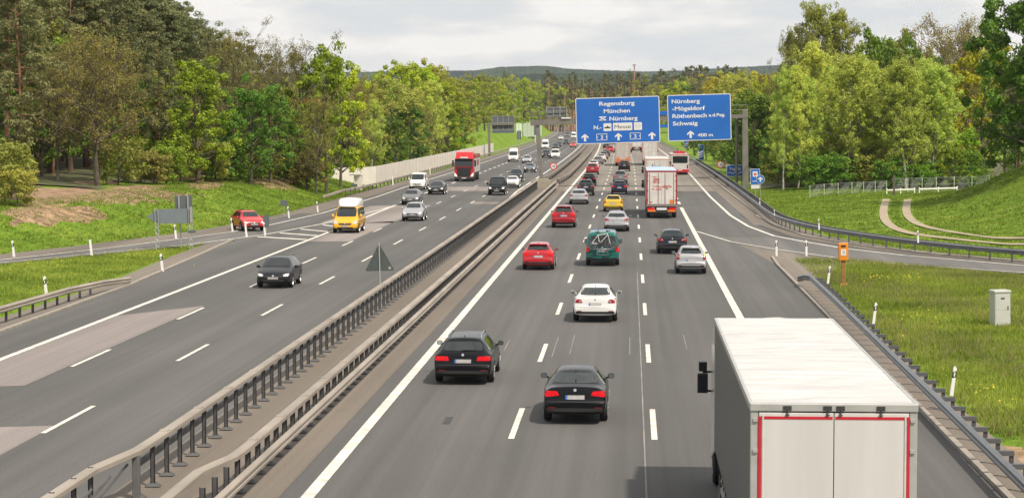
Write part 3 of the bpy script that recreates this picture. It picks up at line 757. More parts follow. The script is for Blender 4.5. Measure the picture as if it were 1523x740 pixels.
# blue board with direction disc
x_, y_ = XatY(1124, 216), 216
t = board('parking_sign', (x_, y_, 1.75), .95, 1.55, 'upright blue board with a small white square, on a post behind the right guard rail', 'road sign', .035, .06, ry=LEAN)
MB().box(-.24, .24, -.034, -.026, .78, 1.3).build('square', M_wht, t); MB().box(-.14, .14, -.042, -.036, .9, 1.15).build('symbol', mat('orange_print', (.5, .12, .05), .5), t)
MB().box(-.3, .3, -.034, -.026, .3, .36).build('bar', M_wht, t)
MB().tube([(0, .1, -2.2), (0, .1, .4)], .04).build('post', M_steel, t); MB().box(-.42, .42, -.01, .04, -.4, -.04).build('lower_plate', M_wht, t)
x_ = XatY(1132.3, 215)
t = tag(empty('direction_disc', (x_, 215, 0), ry=LEAN), 'round blue sign with a white upward arrow, overlapping the upright blue board', 'road sign')
MB().tube([(0, .08, -.4), (0, .08, 2.3)], .035).build('post', M_steel, t); MB().disc_y(0, 2.3, .43, -.012, .03).build('rim', M_wht, t); f = MB().disc_y(0, 2.3, .40, -.022, -.014).build('face', M_blue, t); arrow(f, 0, 2.3, .5)
# countdown beacons
for px, Y, zc, h, w_, nb, lb in ((1043, 386, 2.2, 2.7, 1.0, 3, 'nearer blue countdown board with three white slanting bars'), (1020.7, 500, 2.3, 2.0, .95, 2, 'farther blue countdown board with two white slanting bars')):
    t = board('countdown_beacon', (XatY(px, Y), Y, zc - h / 2), w_, h, lb, 'road sign', .05, .06, group='blue countdown boards')
    for k in range(nb):
        z0 = .25 + k * .42; MB().poly_y([(-w_ * .42, z0), (w_ * .42, z0 + .38), (w_ * .42, z0 + .60), (-w_ * .42, z0 + .22)], -.034, -.026).build('bar', M_wht, t)
    MB().tube([(0, .1, -1.4), (0, .1, .5)], .05).build('post', M_steel, t)
# triangle seen from behind in the median
t = tag(empty('warning_sign', (-10.86 + .02, 94.2, 0), ry=LEAN), 'grey back of a triangular warning sign standing in the median', 'road sign')
b = MB(); b.poly_y([(-.60, 1.72), (.60, 1.72), (.62, 1.78), (.05, 2.83), (-.05, 2.83), (-.62, 1.78)], -.02, .02); b.build('panel', mat('green_grey_back', (.062, .078, .075), .5, .1), t)
MB().tube([(0, -.05, 0), (0, -.05, 2.95)], .032, 8).build('post', M_steel, t)
b = MB(); b.ring_y(.44, 1.84, .03, .05, -.03, -.022, 12); b.build('sticker', M_wht, t)
# backs of the direction arrow and panel at the left ramp
AY = 137.6
t = tag(empty('arrow_sign', (XatY(258, AY), AY, 0), ry=LEAN), 'grey back of an arrow-shaped exit sign on two lattice posts beside the slip road', 'road sign')
k_ = AY / F
def bx(px): return (px - 258) * k_
def bz(py): return 8.4 + (174 - py) * k_
MB().poly_y([(bx(217.5), bz(323)), (bx(233), bz(333.5)), (bx(286), bz(333.5)), (bx(286), bz(311.5)), (bx(233), bz(312)), ], 0, .06).build('panel', mat('blue_grey_back', (.165, .19, .22), .55, .2, var=.06), t)
for px in (232.5, 283.8):
    b = MB()
    for s in (-.1, .1): b.tube([(bx(px) + s, -.08, -.1), (bx(px) + s, -.08, bz(311))], .028, 6)
    for k in range(8):
        z0 = .1 + k * .2; b.tube([(bx(px) + (-.1 if k % 2 else .1), -.08, z0), (bx(px) + (.1 if k % 2 else -.1), -.08, z0 + .2)], .015, 4)
    b.build('lattice_post', M_steel, t)
MB().box(bx(286) - .10, bx(286) + .06, -.16, -.10, bz(333), bz(309)).build('end_post', M_steel, t)
MB().box(bx(280), bx(291), -.12, .1, bz(348.5), bz(344.5)).build('junction_box', M_back, t)
t2 = tag(empty('exit_panel', (XatY(273.5, AY + .5), AY + .5, 0), ry=LEAN), 'dark back of a rectangular panel standing just behind the arrow-shaped sign', 'road sign')
MB().box(-.56, .56, .0, .06, bz(333), bz(292)).build('panel', M_back, t2)
for s in (-.28, .30): MB().box(s - .045, s + .045, -.1, -.004, .4 if 0 else bz(333.5), bz(292)).build('brace', M_steel, t2)
MB().tube([(-.28, .1, 0), (-.28, .1, bz(320))], .04).build('post', M_steel, t2); MB().tube([(.3, .1, 0), (.3, .1, bz(320))], .04).build('post', M_steel, t2)
# small sign on the left bank
x_, y_ = G(423, 318, .2)
t = tag(empty('kilometre_sign', (x_, y_, zt(x_, y_) - .2), ry=LEAN), 'small dark sign back on a thin post on the left bank', 'road sign')
MB().tube([(0, 0, 0), (0, 0, 1.55)], .03).build('post', M_steel, t); MB().box(-.3, .3, -.05, .0, 1.15, 1.62).build('panel', M_back, t)
# dark sign at the gore nose, seen from behind
x_, y_ = G(395.5, 349)
t = tag(empty('gore_beacon', (x_, y_, 0)), 'dark-backed chevron board on the nose between the left slip road and the main lanes', 'road sign')
MB().box(-.20, .24, .0, .05, .55, 1.40).build('panel', M_back, t); MB().tube([(0, .08, 0), (0, .08, 1.3)], .04).build('post', M_steel, t)
x_ = XatY(772, 560)
t = tag(empty('marker_post', (x_, 560, 1.0)), 'tall dark marker post with a black head on the far left bank', 'post')
MB().tube([(0, 0, -1), (0, 0, 3.6)], .12).build('post', M_steel, t); MB().box(-.55, .55, -.1, .1, 1.6, 3.9).build('head', M_back, t)
t = tag(empty('marker_post', (XatY(796, 700), 700, 1.2)), 'slim marker post with a black and white head farther along the left bank', 'post')
MB().tube([(0, 0, -1), (0, 0, 2)], .1).build('post', M_white, t); MB().box(-.4, .4, -.1, .1, 1.4, 5.2).build('head', M_back, t)

# ------------------------------------------------------------------ delineator posts
M_dw = mat('delineator_white', (.70, .70, .67), .5, var=.05)
M_dk = mat('delineator_black', (.02, .02, .02), .5)
M_refl = mat('reflector', (.6, .6, .55), .2)
def mk_delin(h=1.0, band=True):
    t = empty('delineator_post')
    p = [(-.06, 0), (.06, 0), (.055, h * .93), (.0, h), (-.055, h * .95)]
    MB().poly_y(p, -.055, .055).build('shaft', M_dw, t)
    if band:
        MB().poly_y([(-.060, h * .60), (.062, h * .64), (.06, h * .86), (-.058, h * .80)], -.060, .060).build('band', M_dk, t); MB().box(-.025, .025, -.066, -.062, h * .66, h * .8).build('reflector', M_refl, t)
    return t
def put_delin(src, x, y, z, label, lean, group, sc=1):
    o = src if not src.get('used') else copy_tree(src)
    src['used'] = 1; o['used'] = 1
    o.location = (x, y, z); o.rotation_euler = (0, lean, 0); o.scale = (sc, sc, sc); tag(o, label, 'delineator', group); return o
Dband, Dplain = mk_delin(), mk_delin(1.0, False)
GD = 'white delineator posts along the road'
for px, py, lb, sr in [(21, 381.5, 'leaning delineator post with black band at the far left edge of the slip road', 0), (136.5, 379.5, 'plain white delineator on the near side of the left slip road', 1), (262, 354.5, 'banded delineator behind the arrow-shaped sign', 0),
        (242, 403.5, 'banded delineator on the grass island between slip road and main lanes', 0), (69.5, 441, 'banded delineator standing just behind the short left guard rail', 0), (346, 343.5, 'banded delineator just left of the red hatchback on the slip road', 0),
        (367, 352, 'plain white delineator in front of the red hatchback', 1), (394.5, 350.5, 'banded delineator on the nose of the gore', 0), (430, 324, 'banded delineator beside the small sign on the left bank', 0), (473, 315.5, 'banded delineator just behind the yellow camper van', 0),
        (1155, 380.5, 'left banded delineator on the nose of the right slip road', 0), (1199.5, 380.5, 'right banded delineator on the nose of the right slip road', 0)]:
    x, y = G(px, py); put_delin(Dplain if sr else Dband, x, y, -.02, lb, rad(-6) if px < 600 else rad(-1), GD, 1.0)
for px, py, Y, lb in [(1131, 302, 193, 'farthest delineator head on the curving right guard rail'), (1153, 320, 171, 'second farthest delineator head on the curving right guard rail'), (1219.5, 335, 148, 'delineator head on the curving guard rail below the fence'), (1367.5, 353, 132.5, 'delineator head on the curving guard rail by the dirt track')]:
    put_delin(Dband, XatY(px, Y), Y, ZatY(py, Y) - .25, lb, rad(-2), 'delineators fixed to the right guard rails', .75)
for Y, lb in [(104.8, 'delineator on the near end of the right meadow guard rail'), (84.2, 'delineator midway along the near right guard rail'), (62.6, 'tilted delineator on the near right guard rail, beside the lorry roof')]:
    put_delin(Dband, xr(Y) + .75, Y, .45, lb, rad(7), 'delineators fixed to the right guard rails', .85)
for i, Y in enumerate((268, 318)): put_delin(Dplain, -29.3, Y, 0, ['white delineator at the foot of the noise barrier near its control box', 'white delineator farther along the noise barrier'][i], rad(-3), GD, 1.1)

# ------------------------------------------------------------------ emergency phone, cabinet
M_or = mat('phone_orange', (.62, .20, .012), .45, var=.06, coat=.3)
M_rust = mat('brown_column', (.24, .12, .035), .7, var=.2)
t = tag(empty('emergency_phone', (10.68, 109.5, -.05), ry=rad(-1.5)), 'orange emergency telephone column at the tip of the right meadow', 'phone')
MB().box(-.10, .10, -.09, .09, .15, 1.35).build('column', M_rust, t, bevel=.015); MB().box(-.2, .2, -.2, .2, 0, .13).build('foot', M_or, t, bevel=.02)
MB().box(-.24, .24, -.17, .17, 1.28, 2.18).build('head', M_or, t, bevel=.05); MB().box(-.11, .11, -.19, -.172, 1.98, 2.07).build('speaker_slot', M_blk, t)
MB().box(-.13, .13, -.185, -.172, 1.55, 1.86).build('label_plate', M_wht, t)
b = MB(); b.tube([(-.05, -.19, 1.78), (.04, -.19, 1.76), (.05, -.19, 1.68), (-.03, -.19, 1.64)], .012, 5); b.build('handset_symbol', M_blk, t)
M_cab = mat('cabinet_grey', (.42, .43, .40), .5, var=.05, coat=.1)
t = tag(empty('utility_cabinet', (14.96, 88.8, -.05), rz=rad(12), ry=rad(-1.0)), 'tall pale grey utility cabinet standing in the right meadow', 'cabinet')
MB().box(-.33, .33, -.3, .3, 0, 1.38).build('body', M_cab, t, bevel=.015); MB().box(-.36, .36, -.33, .33, 1.38, 1.48).build('lid', M_cab, t, bevel=.02)
MB().box(-.29, .29, -.312, -.303, .06, 1.32).build('door', M_cab, t, bevel=.004); MB().box(-.292, .292, -.3135, -.3122, .70, .706).build('seam', M_back, t); MB().box(-.08, .08, -.32, -.314, 1.12, 1.2).build('vent', M_back, t); MB().box(.2, .24, -.335, -.314, .7, .85).build('handle', M_back, t)
# tall mast far ahead
t = tag(empty('radio_mast', (XatY(943, 1250), 1250, 0)), 'slender reddish mast rising above the far pine wood', 'mast')
b = MB(); b.tube([(0, 0, 0), (0, 0, ZatY(97, 1250))], [.5, .28], 8); b.build('shaft', mat('mast_red', (.34, .16, .10), .7), t); MB().box(-.9, .9, -.9, .9, ZatY(99, 1250), ZatY(96, 1250)).build('antenna_head', M_steel, t)
# ------------------------------------------------------------------ vehicles
def paint(name, c, metal=.0, rough=.28): return mat('paint_' + name, c, rough, metal, var=.03, scale=.6, coat=.75, spec=.2)
P = dict(black=mat('paint_black', (.0030, .0035, .0055), .3, 0, var=.03, scale=.6, coat=.38, spec=.1), navy=mat('paint_navy', (.006, .010, .03), .3, 0, var=.03, scale=.6, coat=.5, spec=.1), white=paint('white', (.58, .58, .57)), red=paint('red', (.40, .014, .022), .15),
         crimson=paint('crimson', (.27, .010, .018), .2), silver=paint('silver', (.33, .34, .36), .35, .35), grey=paint('grey', (.14, .145, .15), .35, .35), anthracite=mat('paint_anthracite', (.015, .017, .021), .3, .2, var=.03, scale=.6, coat=.45, spec=.1),
         yellow=paint('yellow', (.56, .37, .025)), teal=paint('teal', (.008, .115, .105)), signal=paint('signal_yellow', (.62, .33, .012)), brightred=paint('bright_red', (.46, .018, .022)), blue=paint('blue', (.02, .05, .14)),
         bluegrey=paint('blue_grey', (.10, .115, .14), .3, .35))
M_glass = mat('tinted_glass', (.012, .017, .018), .03, 0, var=.02, spec=.8, coat=0)
M_trim = mat('black_trim', (.014, .014, .015), .55, var=.1)
M_tyre = mat('tyre_rubber', (.013, .013, .013), .85, var=.2)
M_rim = mat('alloy_rim', (.34, .35, .36), .35, .7, var=.05)
M_chrome = mat('chrome', (.55, .56, .57), .15, .9, var=.02)
M_tl = mat('tail_lamp', (.22, .006, .010), .35, coat=.15, spec=.2, var=.1, scale=9)
M_brake = mat('lit_brake_lamp', (.30, .006, .010), .5, coat=0, spec=.12, emit=(1, .008, .018), es=.34, var=.25, scale=16)
M_hl = mat('headlamp', (.5, .5, .5), .12, .3, coat=.6, var=.2, scale=12)
M_hlon = mat('lit_headlamp', (.7, .7, .68), .12, 0, coat=.6, emit=(1, .9, .72), es=.8)
M_amber = mat('lit_indicator', (.7, .3, .03), .25, emit=(1, .42, .05), es=1.2)
M_plate = mat('blurred_plate', (.33, .32, .32), .5, var=.12, scale=14)
M_platew = mat('plate_white', (.55, .55, .54), .5, var=.1, scale=14)
M_eu = mat('plate_blue', (.04, .13, .42), .5)
M_under = mat('underbody', (.008, .008, .008), .9)
M_refr = mat('red_reflector', (.10, .006, .006), .3)

SH = {}
# stations: y, width factor, bottom, belt, top half-width factor, top height  (rear to front, for a car of length L)
def st_sedan(L, H):
    h = L / 2
    return [(-h, .82, .36, .57, .76, .60), (-h + .02, .90, .30, .60, .82, .64), (-h + .075, .945, .27, .63, .86, .665), (-h + .085, .945, .27, .80, .80, .88), (-h + .115, .95, .265, .895, .78, 1.005), (-h + .13, .95, .26, .90, .78, 1.022), (-h + .22, .965, .25, .92, .78, 1.03), (-h + .58, .985, .22, .945, .76, 1.045), (-h + .64, .99, .2, .95, .745, 1.06),
            (-h + 1.28, 1, .19, .96, .60, H - .05), (-h + 1.45, 1, .19, .96, .60, H - .01), (-.25, 1, .19, .95, .62, H + .01), (.45, 1, .19, .93, .61, H - .02), (.68, 1, .19, .92, .61, H - .07),
            (1.32, 1, .19, .90, .72, .99), (1.40, .995, .2, .88, .76, .955), (h - .45, .965, .22, .79, .72, .82), (h - .15, .90, .25, .70, .68, .74), (h - .04, .82, .28, .60, .62, .66), (h, .74, .32, .52, .55, .56)]
def st_hatch(L, H, drop=.0):
    h = L / 2
    return [(-h, .84, .36, .57, .78, .60), (-h + .02, .91, .30, .60, .83, .64), (-h + .065, .95, .27, .63, .87, .665), (-h + .075, .95, .265, .82, .81, .88), (-h + .10, .955, .26, .92, .78, .99), (-h + .16, .97, .25, .955, .755, 1.04), (-h + .22, .98, .24, .97, .735, 1.09),
            (-h + .52, .99, .22, .98, .63, H - .10), (-h + .58, 1, .2, .98, .635, H - .045), (-h + .75, 1, .19, .98, .64, H - .02), (-.25, 1, .19, .955, .655, H), (.35, 1, .19, .935, .645, H - .025), (.56, 1, .19, .925, .64, H - .07),
            (1.16, 1, .19, .91, .73, 1.0), (1.24, .995, .2, .895, .77, .965), (h - .38, .965, .22, .81, .73, .85), (h - .13, .90, .25, .71, .68, .76), (h - .035, .82, .28, .61, .62, .67), (h, .74, .32, .53, .55, .57)]
def st_estate(L, H):
    s = st_hatch(L, H)
    h = L / 2
    return [(-h, .84, .36, .55, .78, .585), (-h + .02, .91, .30, .58, .83, .62), (-h + .075, .95, .27, .61, .87, .645), (-h + .085, .95, .265, .80, .80, .86), (-h + .11, .955, .26, .89, .78, .97), (-h + .16, .97, .25, .93, .755, 1.01), (-h + .22, .98, .24, .95, .735, 1.05),
            (-h + .62, .99, .22, .96, .60, H - .09), (-h + .68, 1, .2, .96, .605, H - .04), (-h + .9, 1, .19, .96, .615, H - .015), (-.2, 1, .19, .95, .63, H + .01), (.45, 1, .19, .93, .625, H - .02), (.70, 1, .19, .92, .62, H - .07)] + [(a + .16 if i < 2 else a, *r) for i, (a, *r) in enumerate(s[13:])]
def st_suv(L, H):
    h = L / 2; k = H / 1.47
    return [(y, w_, zb + .04, zbelt * 1.13, wt + .01, (zt_ if zt_ > 1.2 else zt_ * 1.13)) for (y, w_, zb, zbelt, wt, zt_) in st_hatch(L, H)]
def st_van(L, H, nose=.75):
    h = L / 2
    return [(-h, .88, .42, .78, .82, .95), (-h + .02, .95, .34, .95, .86, 1.15), (-h + .06, .98, .30, 1.05, .855, H - .22), (-h + .12, .99, .28, 1.06, .85, H - .07), (-h + .3, 1, .26, 1.06, .845, H - .01), (-.2, 1, .24, 1.06, .845, H + .01), (h - 1.75, 1, .24, 1.04, .84, H - .01), (h - 1.5, 1, .24, 1.03, .83, H - .07),
            (h - nose, 1, .24, 1.00, .82, 1.12), (h - nose + .08, .99, .24, .98, .84, 1.06), (h - .22, .95, .27, .86, .80, .92), (h - .06, .88, .30, .70, .72, .76), (h, .80, .34, .56, .62, .60)]
KIND = dict(sedan=(st_sedan, 4.70, 1.82, 1.42), coupe=(st_sedan, 4.60, 1.78, 1.37), estate=(st_estate, 4.88, 1.87, 1.45), hatch=(st_hatch, 4.15, 1.76, 1.46), small=(st_hatch, 3.85, 1.66, 1.45), suv=(st_suv, 4.5, 1.84, 1.66), van=(st_van, 4.95, 1.90, 1.95), boxvan=(st_van, 5.9, 1.99, 2.55))
WHR = dict(van=.33, boxvan=.35, suv=.36)
def shell(kind):
    fn, L_, W, H = KIND[kind]; st = fn(L_, H); bm = bmesh.new(); rings = []; r_w = WHR.get(kind, .325)
    for (y, wf, zb, zbelt, wt, ztop) in st:
        w_ = wf * W / 2; wx_ = wt * W / 2; cab = ztop > 1.15
        h = [(0, zb), (.70 * w_, zb), (.95 * w_, zb + .07), (w_, zb + (zbelt - zb) * .52), (.985 * w_, zbelt - .05), (.95 * w_, zbelt + .0),
             (wx_ if cab else min(wx_, .93 * w_), ztop - (.05 if cab else .03)), (wx_ * .80, ztop - .004), (wx_ * .4, ztop + .012), (0, ztop + .018)]
        full = h + [(-x, z) for x, z in reversed(h[1:-1])]
        rings.append([bm.verts.new((x, y, z)) for x, z in full])
    n = len(rings[0])
    for a, c in zip(rings[:-1], rings[1:]):
        for k in range(n): bm.faces.new((a[k], a[(k + 1) % n], c[(k + 1) % n], c[k]))
    half = (n // 2)
    for rg in (rings[0], rings[-1]):
        bm.faces.new((rg[0], rg[1], rg[n - 1])); bm.faces.new((rg[half], rg[half - 1], rg[half + 1]))
        for k in range(1, half - 1): bm.faces.new((rg[k], rg[k + 1], rg[n - k - 1], rg[n - k]))
    bmesh.ops.recalc_face_normals(bm, faces=bm.faces)
    cl = bm.edges.layers.float.new('crease_edge')
    for a, c in zip(rings[:-1], rings[1:]):
        for k in (5, n - 5):
            e = bm.edges.get((a[k], c[k]))
            if e: e[cl] = .55
        for k in (2, n - 2):
            e = bm.edges.get((a[k], c[k]))
            if e: e[cl] = .35
    for rg in (rings[0], rings[-1]):
        for k in range(n):
            e = bm.edges.get((rg[k], rg[(k + 1) % n]))
            if e: e[cl] = .3
    me = bpy.data.meshes.new('shell'); bm.to_mesh(me); bm.free()
    me.materials.append(P['black']); me.materials.append(M_under)
    o = bpy.data.objects.new('shell', me); COL.objects.link(o)
    s = o.modifiers.new('s', 'SUBSURF'); s.levels = 2; s.render_levels = 2
    ya = (L_ * .30 if kind not in ('van', 'boxvan') else L_ * .30); yr_, yf_ = -L_ * .285, L_ * .31
    if kind in ('van', 'boxvan'): yr_, yf_ = -L_ * .26, L_ * .325
    cut = MB()
    for y in (yr_, yf_):
        for sgn in (-1, 1):
            cut.lathe_x([(W * .5 * .60, .001), (W * .5 * .60, r_w + .055), (W * .62, r_w + .055), (W * .62, .001)], 28, 0, 1, y, r_w)
            if sgn < 0:
                m_ = len(cut.v) - 28 * 4
                for i in range(m_, len(cut.v)): v = cut.v[i]; cut.v[i] = (-v[0], v[1], v[2])
    co = cut.build('cut', [P['black'], M_under])
    me2 = co.data; bm = bmesh.new(); bm.from_mesh(me2); bmesh.ops.remove_doubles(bm, verts=bm.verts, dist=.003); bmesh.ops.recalc_face_normals(bm, faces=bm.faces); bm.to_mesh(me2); bm.free()
    b = o.modifiers.new('b', 'BOOLEAN'); b.object = co; b.operation = 'DIFFERENCE'; b.solver = 'EXACT'
    dg = bpy.context.evaluated_depsgraph_get(); dg.update()
    ev = bpy.data.meshes.new_from_object(o.evaluated_get(dg))
    bpy.data.objects.remove(o); bpy.data.objects.remove(co)
    bm = bmesh.new(); bm.from_mesh(ev)
    for f in bm.faces: f.smooth = f.material_index == 0
    # dark underside
    for f in bm.faces:
        if f.normal.z < -.75 and f.calc_center_median().z < .45: f.material_index = 1
    bvh = BVHTree.FromBMesh(bm); bm.to_mesh(ev); bm.free()
    return ev, bvh, (L_, W, H, yr_, yf_, r_w)
def patch(bvh, corners, ax, nu=8, nv=6, off=.006, rnd=.25, b=None):
    # a curved panel lying on the body: corners in the projected plane, order bl, br, tr, tl
    c = [Vector(p) for p in corners]; vs = {}; lst = []
    for j in range(nv + 1):
        for i in range(nu + 1):
            a = 2 * i / nu - 1; d = 2 * j / nv - 1
            a2 = a * math.sqrt(1 - rnd * d * d * d * d / 2); d2 = d * math.sqrt(1 - rnd * a * a * a * a / 2)
            u, v = (a2 + 1) / 2, (d2 + 1) / 2
            p = c[0] * (1 - u) * (1 - v) + c[1] * u * (1 - v) + c[2] * u * v + c[3] * (1 - u) * v
            if ax == 'rear': O, D = Vector((p.x, -12, p.y)), Vector((0, 1, 0))
            elif ax == 'front': O, D = Vector((p.x, 12, p.y)), Vector((0, -1, 0))
            elif ax == 'right': O, D = Vector((5, p.x, p.y)), Vector((-1, 0, 0))
            elif ax == 'left': O, D = Vector((-5, p.x, p.y)), Vector((1, 0, 0))
            else: O, D = Vector((p.x, p.y, 6)), Vector((0, 0, -1))
            h = bvh.ray_cast(O, D)
            if h[0] is not None: vs[(i, j)] = len(lst); lst.append(h[0] + h[1] * off)
    fs = [(vs[(i, j)], vs[(i + 1, j)], vs[(i + 1, j + 1)], vs[(i, j + 1)]) for i in range(nu) for j in range(nv) if all(k in vs for k in ((i, j), (i + 1, j), (i + 1, j + 1), (i, j + 1)))]
    b = b or MB(); b.add(lst, fs); return b
WHEEL = {}
def wheel_meshes():
    b = MB(); w_ = .11
    b.lathe_x([(-w_, .64), (-w_, .90), (-w_ * .75, .985), (0, 1.0), (w_ * .75, .985), (w_, .90), (w_, .64), (w_ * .5, .60), (-w_ * .5, .60), (-w_, .64)], 28)
    o = b.build('tyre', M_tyre, smooth=True); WHEEL['tyre'] = o.data; bpy.data.objects.remove(o)
    b = MB(); b.lathe_x([(.085, .645), (.095, .60), (.06, .57), (.05, .001)], 24)
    o = b.build('rim', M_under); bm_dark = o.data; bpy.data.objects.remove(o)
    b = MB(); b.lathe_x([(.07, .655), (.098, .64), (.092, .575), (.065, .57)], 24, mi=0); b.lathe_x([(.055, .57), (.05, .001)], 24, mi=1)
    for k in range(5):
        a = 2 * math.pi * k / 5; c_, s_ = math.cos(a), math.sin(a)
        for sp_ in (-.09, .09):
            p0, p1 = (.08, .12, sp_ * .6), (.085, .60, sp_ * 1.3)
            rot = lambda p: (p[0], p[1] * c_ - p[2] * s_, p[1] * s_ + p[2] * c_)
            b.tube([rot(p0), rot(p1)], .045, 5, mi=0)
    b.lathe_x([(.06, .16), (.098, .14), (.10, .001)], 14, mi=0)
    o = b.build('rim', [M_rim, M_under]); WHEEL['rim'] = o.data; bpy.data.objects.remove(o)
wheel_meshes()
def add_wheels(t, W, yr_, yf_, r, rim=None):
    for y in (yr_, yf_):
        for s in (-1, 1):
            w_ = bpy.data.objects.new('wheel', WHEEL['tyre']); COL.objects.link(w_); w_.parent = t
            w_.location = (s * (W / 2 - .115), y, r); w_.scale = (s, r, r)
            rm = bpy.data.objects.new('rim', WHEEL['rim']); COL.objects.link(rm); rm.parent = w_
def opaint(o, m): o.material_slots[0].link = 'OBJECT'; o.material_slots[0].material = m
def new_car(kind, face, opts):
    # face: which end the camera sees best (only decides which details get modelled finely; both ends are complete)
    if kind not in SH: SH[kind] = shell(kind)
    me, bvh, (L_, W, H, yr_, yf_, r_w) = SH[kind]
    t = empty(opts.get('name', 'car')); hw = W / 2; h = L_ / 2
    body = bpy.data.objects.new('body', me); COL.objects.link(body); body.parent = t; body['painted'] = 1
    van = kind in ('van', 'boxvan')
    def put(name, b, m, par=t, painted=False):
        o = b.build(name, m, par, smooth=True)
        if painted: o['painted'] = 1
        return o
    # glass
    if kind in ('sedan', 'coupe'):
        put('rear_window', patch(bvh, [(-.70 * hw, 1.075), (.70 * hw, 1.075), (.565 * hw, H - .075), (-.565 * hw, H - .075)], 'rear', 12, 8), M_glass)
        ws = [(-.68 * hw, 1.01), (.68 * hw, 1.01), (.565 * hw, H - .09), (-.565 * hw, H - .09)]
        sides = [[(-h + .88, 1.0), (-.42, .985), (-.42, H - .10), (-h + 1.35, H - .12)], [(-.36, .985), (.98, .96), (.52, H - .14), (-.36, H - .10)]]
    elif van:
        zt_ = H - .22
        if opts.get('rearglass', True):
            put('rear_window', patch(bvh, [(-.76 * hw, 1.12), (.76 * hw, 1.12), (.72 * hw, min(zt_, 1.72)), (-.72 * hw, min(zt_, 1.72))], 'rear', 10, 6), M_glass)
        top = min(H - .14, 1.78 if kind == 'van' else 1.92)
        ws = [(-.76 * hw, 1.16), (.76 * hw, 1.16), (.74 * hw, top), (-.74 * hw, top)]
        sides = [[(h - 2.0, 1.10), (h - 1.02, 1.10), (h - 1.36, top - .06), (h - 2.0, top - .02)]]
        if opts.get('sideglass', True): sides += [[(-h + .35, 1.10), (-h + 1.6, 1.10), (-h + 1.6, top - .02), (-h + .35, top - .02)], [(-h + 1.75, 1.10), (h - 2.15, 1.10), (h - 2.15, top - .02), (-h + 1.75, top - .02)]]
    else:
        wr = .70 if kind != 'estate' else .68; zb_ = {'estate': 1.065, 'suv': 1.20}.get(kind, 1.10); zt_ = H - (.13 if kind != 'suv' else .14)
        put('rear_window', patch(bvh, [(-wr * hw, zb_), (wr * hw, zb_), (.57 * hw, zt_), (-.57 * hw, zt_)], 'rear', 12, 8), M_glass)
        zc = 1.04 if kind != 'suv' else 1.17
        ws = [(-.68 * hw, zc), (.68 * hw, zc), (.59 * hw, H - .09), (-.59 * hw, H - .09)]
        zs = zc - .02; dx = .16 if kind == 'estate' else 0
        sides = [[(-h + .52, zs + .03), (-.40, zs), (-.40, H - .11), (-h + .95, H - .14)], [(-.34, zs), (.82 + dx, zs - .03), (.42 + dx, H - .15), (-.34, H - .11)]]
        # roof spoiler over the rear window
        if kind != 'estate':
            b = MB(); b.box(-.56 * hw, .56 * hw, -h + .40, -h + .62, H - .075, H - .045); o = put('spoiler', b, P['black'], painted=True)
    put('windscreen', patch(bvh, ws, 'front', 12, 8), M_glass)
    for ax in ('left', 'right'):
        for s in sides: put('side_window', patch(bvh, s, ax, 8, 6, rnd=.2), M_glass)
    # rear lamps
    lamp = opts.get('lamps', 'wide'); ml = M_brake if opts.get('brake') else M_tl
    for s in (-1, 1):
        X = lambda a: s * a * hw
        if van: c = [(X(.80), .82), (X(.965), .82), (X(.95), 1.12), (X(.80), 1.12)]
        elif lamp == 'wide': c = [(X(.46), .76), (X(.93), .765), (X(.93), .90), (X(.50), .90)]
        elif lamp == 'ell': c = [(X(.48), .80), (X(.92), .755), (X(.92), .925), (X(.55), .915)]
        elif lamp == 'tall': c = [(X(.74), .78), (X(.95), .78), (X(.90), 1.10), (X(.76), 1.08)]
        else: c = [(X(.56), .80), (X(.94), .80), (X(.92), .97), (X(.62), .94)]
        if kind == 'suv': c = [(x, z + .13) for x, z in c]
        o = put('tail_light', patch(bvh, c, 'rear', 8, 5, .008), ml)
        k = [c[0][0] + (c[1][0] - c[0][0]) * .12, c[0][0] + (c[1][0] - c[0][0]) * .45]
        zc = (c[0][1] + c[2][1]) / 2
        put('lamp_insert', patch(bvh, [(k[0], zc - .035), (k[1], zc - .035), (k[1], zc + .005), (k[0], zc + .005)], 'rear', 3, 2, .013), M_chrome if not opts.get('brake') else M_brake, o)
    if opts.get('brake') and kind not in ('sedan', 'coupe', 'van', 'boxvan', 'estate'):
        put('high_brake_light', patch(bvh, [(-.14, H - .115), (.14, H - .115), (.14, H - .085), (-.14, H - .085)], 'rear', 4, 2, .05, 0), M_brake)
    # plate, emblem, bumpers
    zp = {'suv': .86, 'van': .80, 'boxvan': .8}.get(kind, .69)
    if opts.get('lowplate'): zp = .50
    if opts.get('highplate'): zp = .80
    p_ = put('number_plate', patch(bvh, [(-.26, zp), (.26, zp), (.26, zp + .115), (-.26, zp + .115)], 'rear', 8, 2, .014, 0), M_plate)
    put('plate_band', patch(bvh, [(-.26, zp), (-.205, zp), (-.205, zp + .115), (-.26, zp + .115)], 'rear', 2, 2, .018, 0), M_eu, p_)
    rb = put('rear_bumper', patch(bvh, [(-.86 * hw, .36), (.86 * hw, .36), (.88 * hw, .46), (-.88 * hw, .46)], 'rear', 16, 3, .008, .1), M_trim)
    if opts.get('strip'):
        put('bumper_strip', patch(bvh, [(-.90 * hw, .56), (.90 * hw, .56), (.90 * hw, .585), (-.90 * hw, .585)], 'rear', 14, 1, .012, 0), M_chrome)
    else:
        put('bumper_strip', patch(bvh, [(-.92 * hw, .625), (.92 * hw, .625), (.92 * hw, .637), (-.92 * hw, .637)], 'rear', 14, 1, .006, 0), M_trim)
    for s in (-1, 1): put('rear_reflector', patch(bvh, [(s * .60 * hw, .455), (s * .82 * hw, .455), (s * .82 * hw, .49), (s * .60 * hw, .49)], 'rear', 4, 1, .012, 0), M_refr)
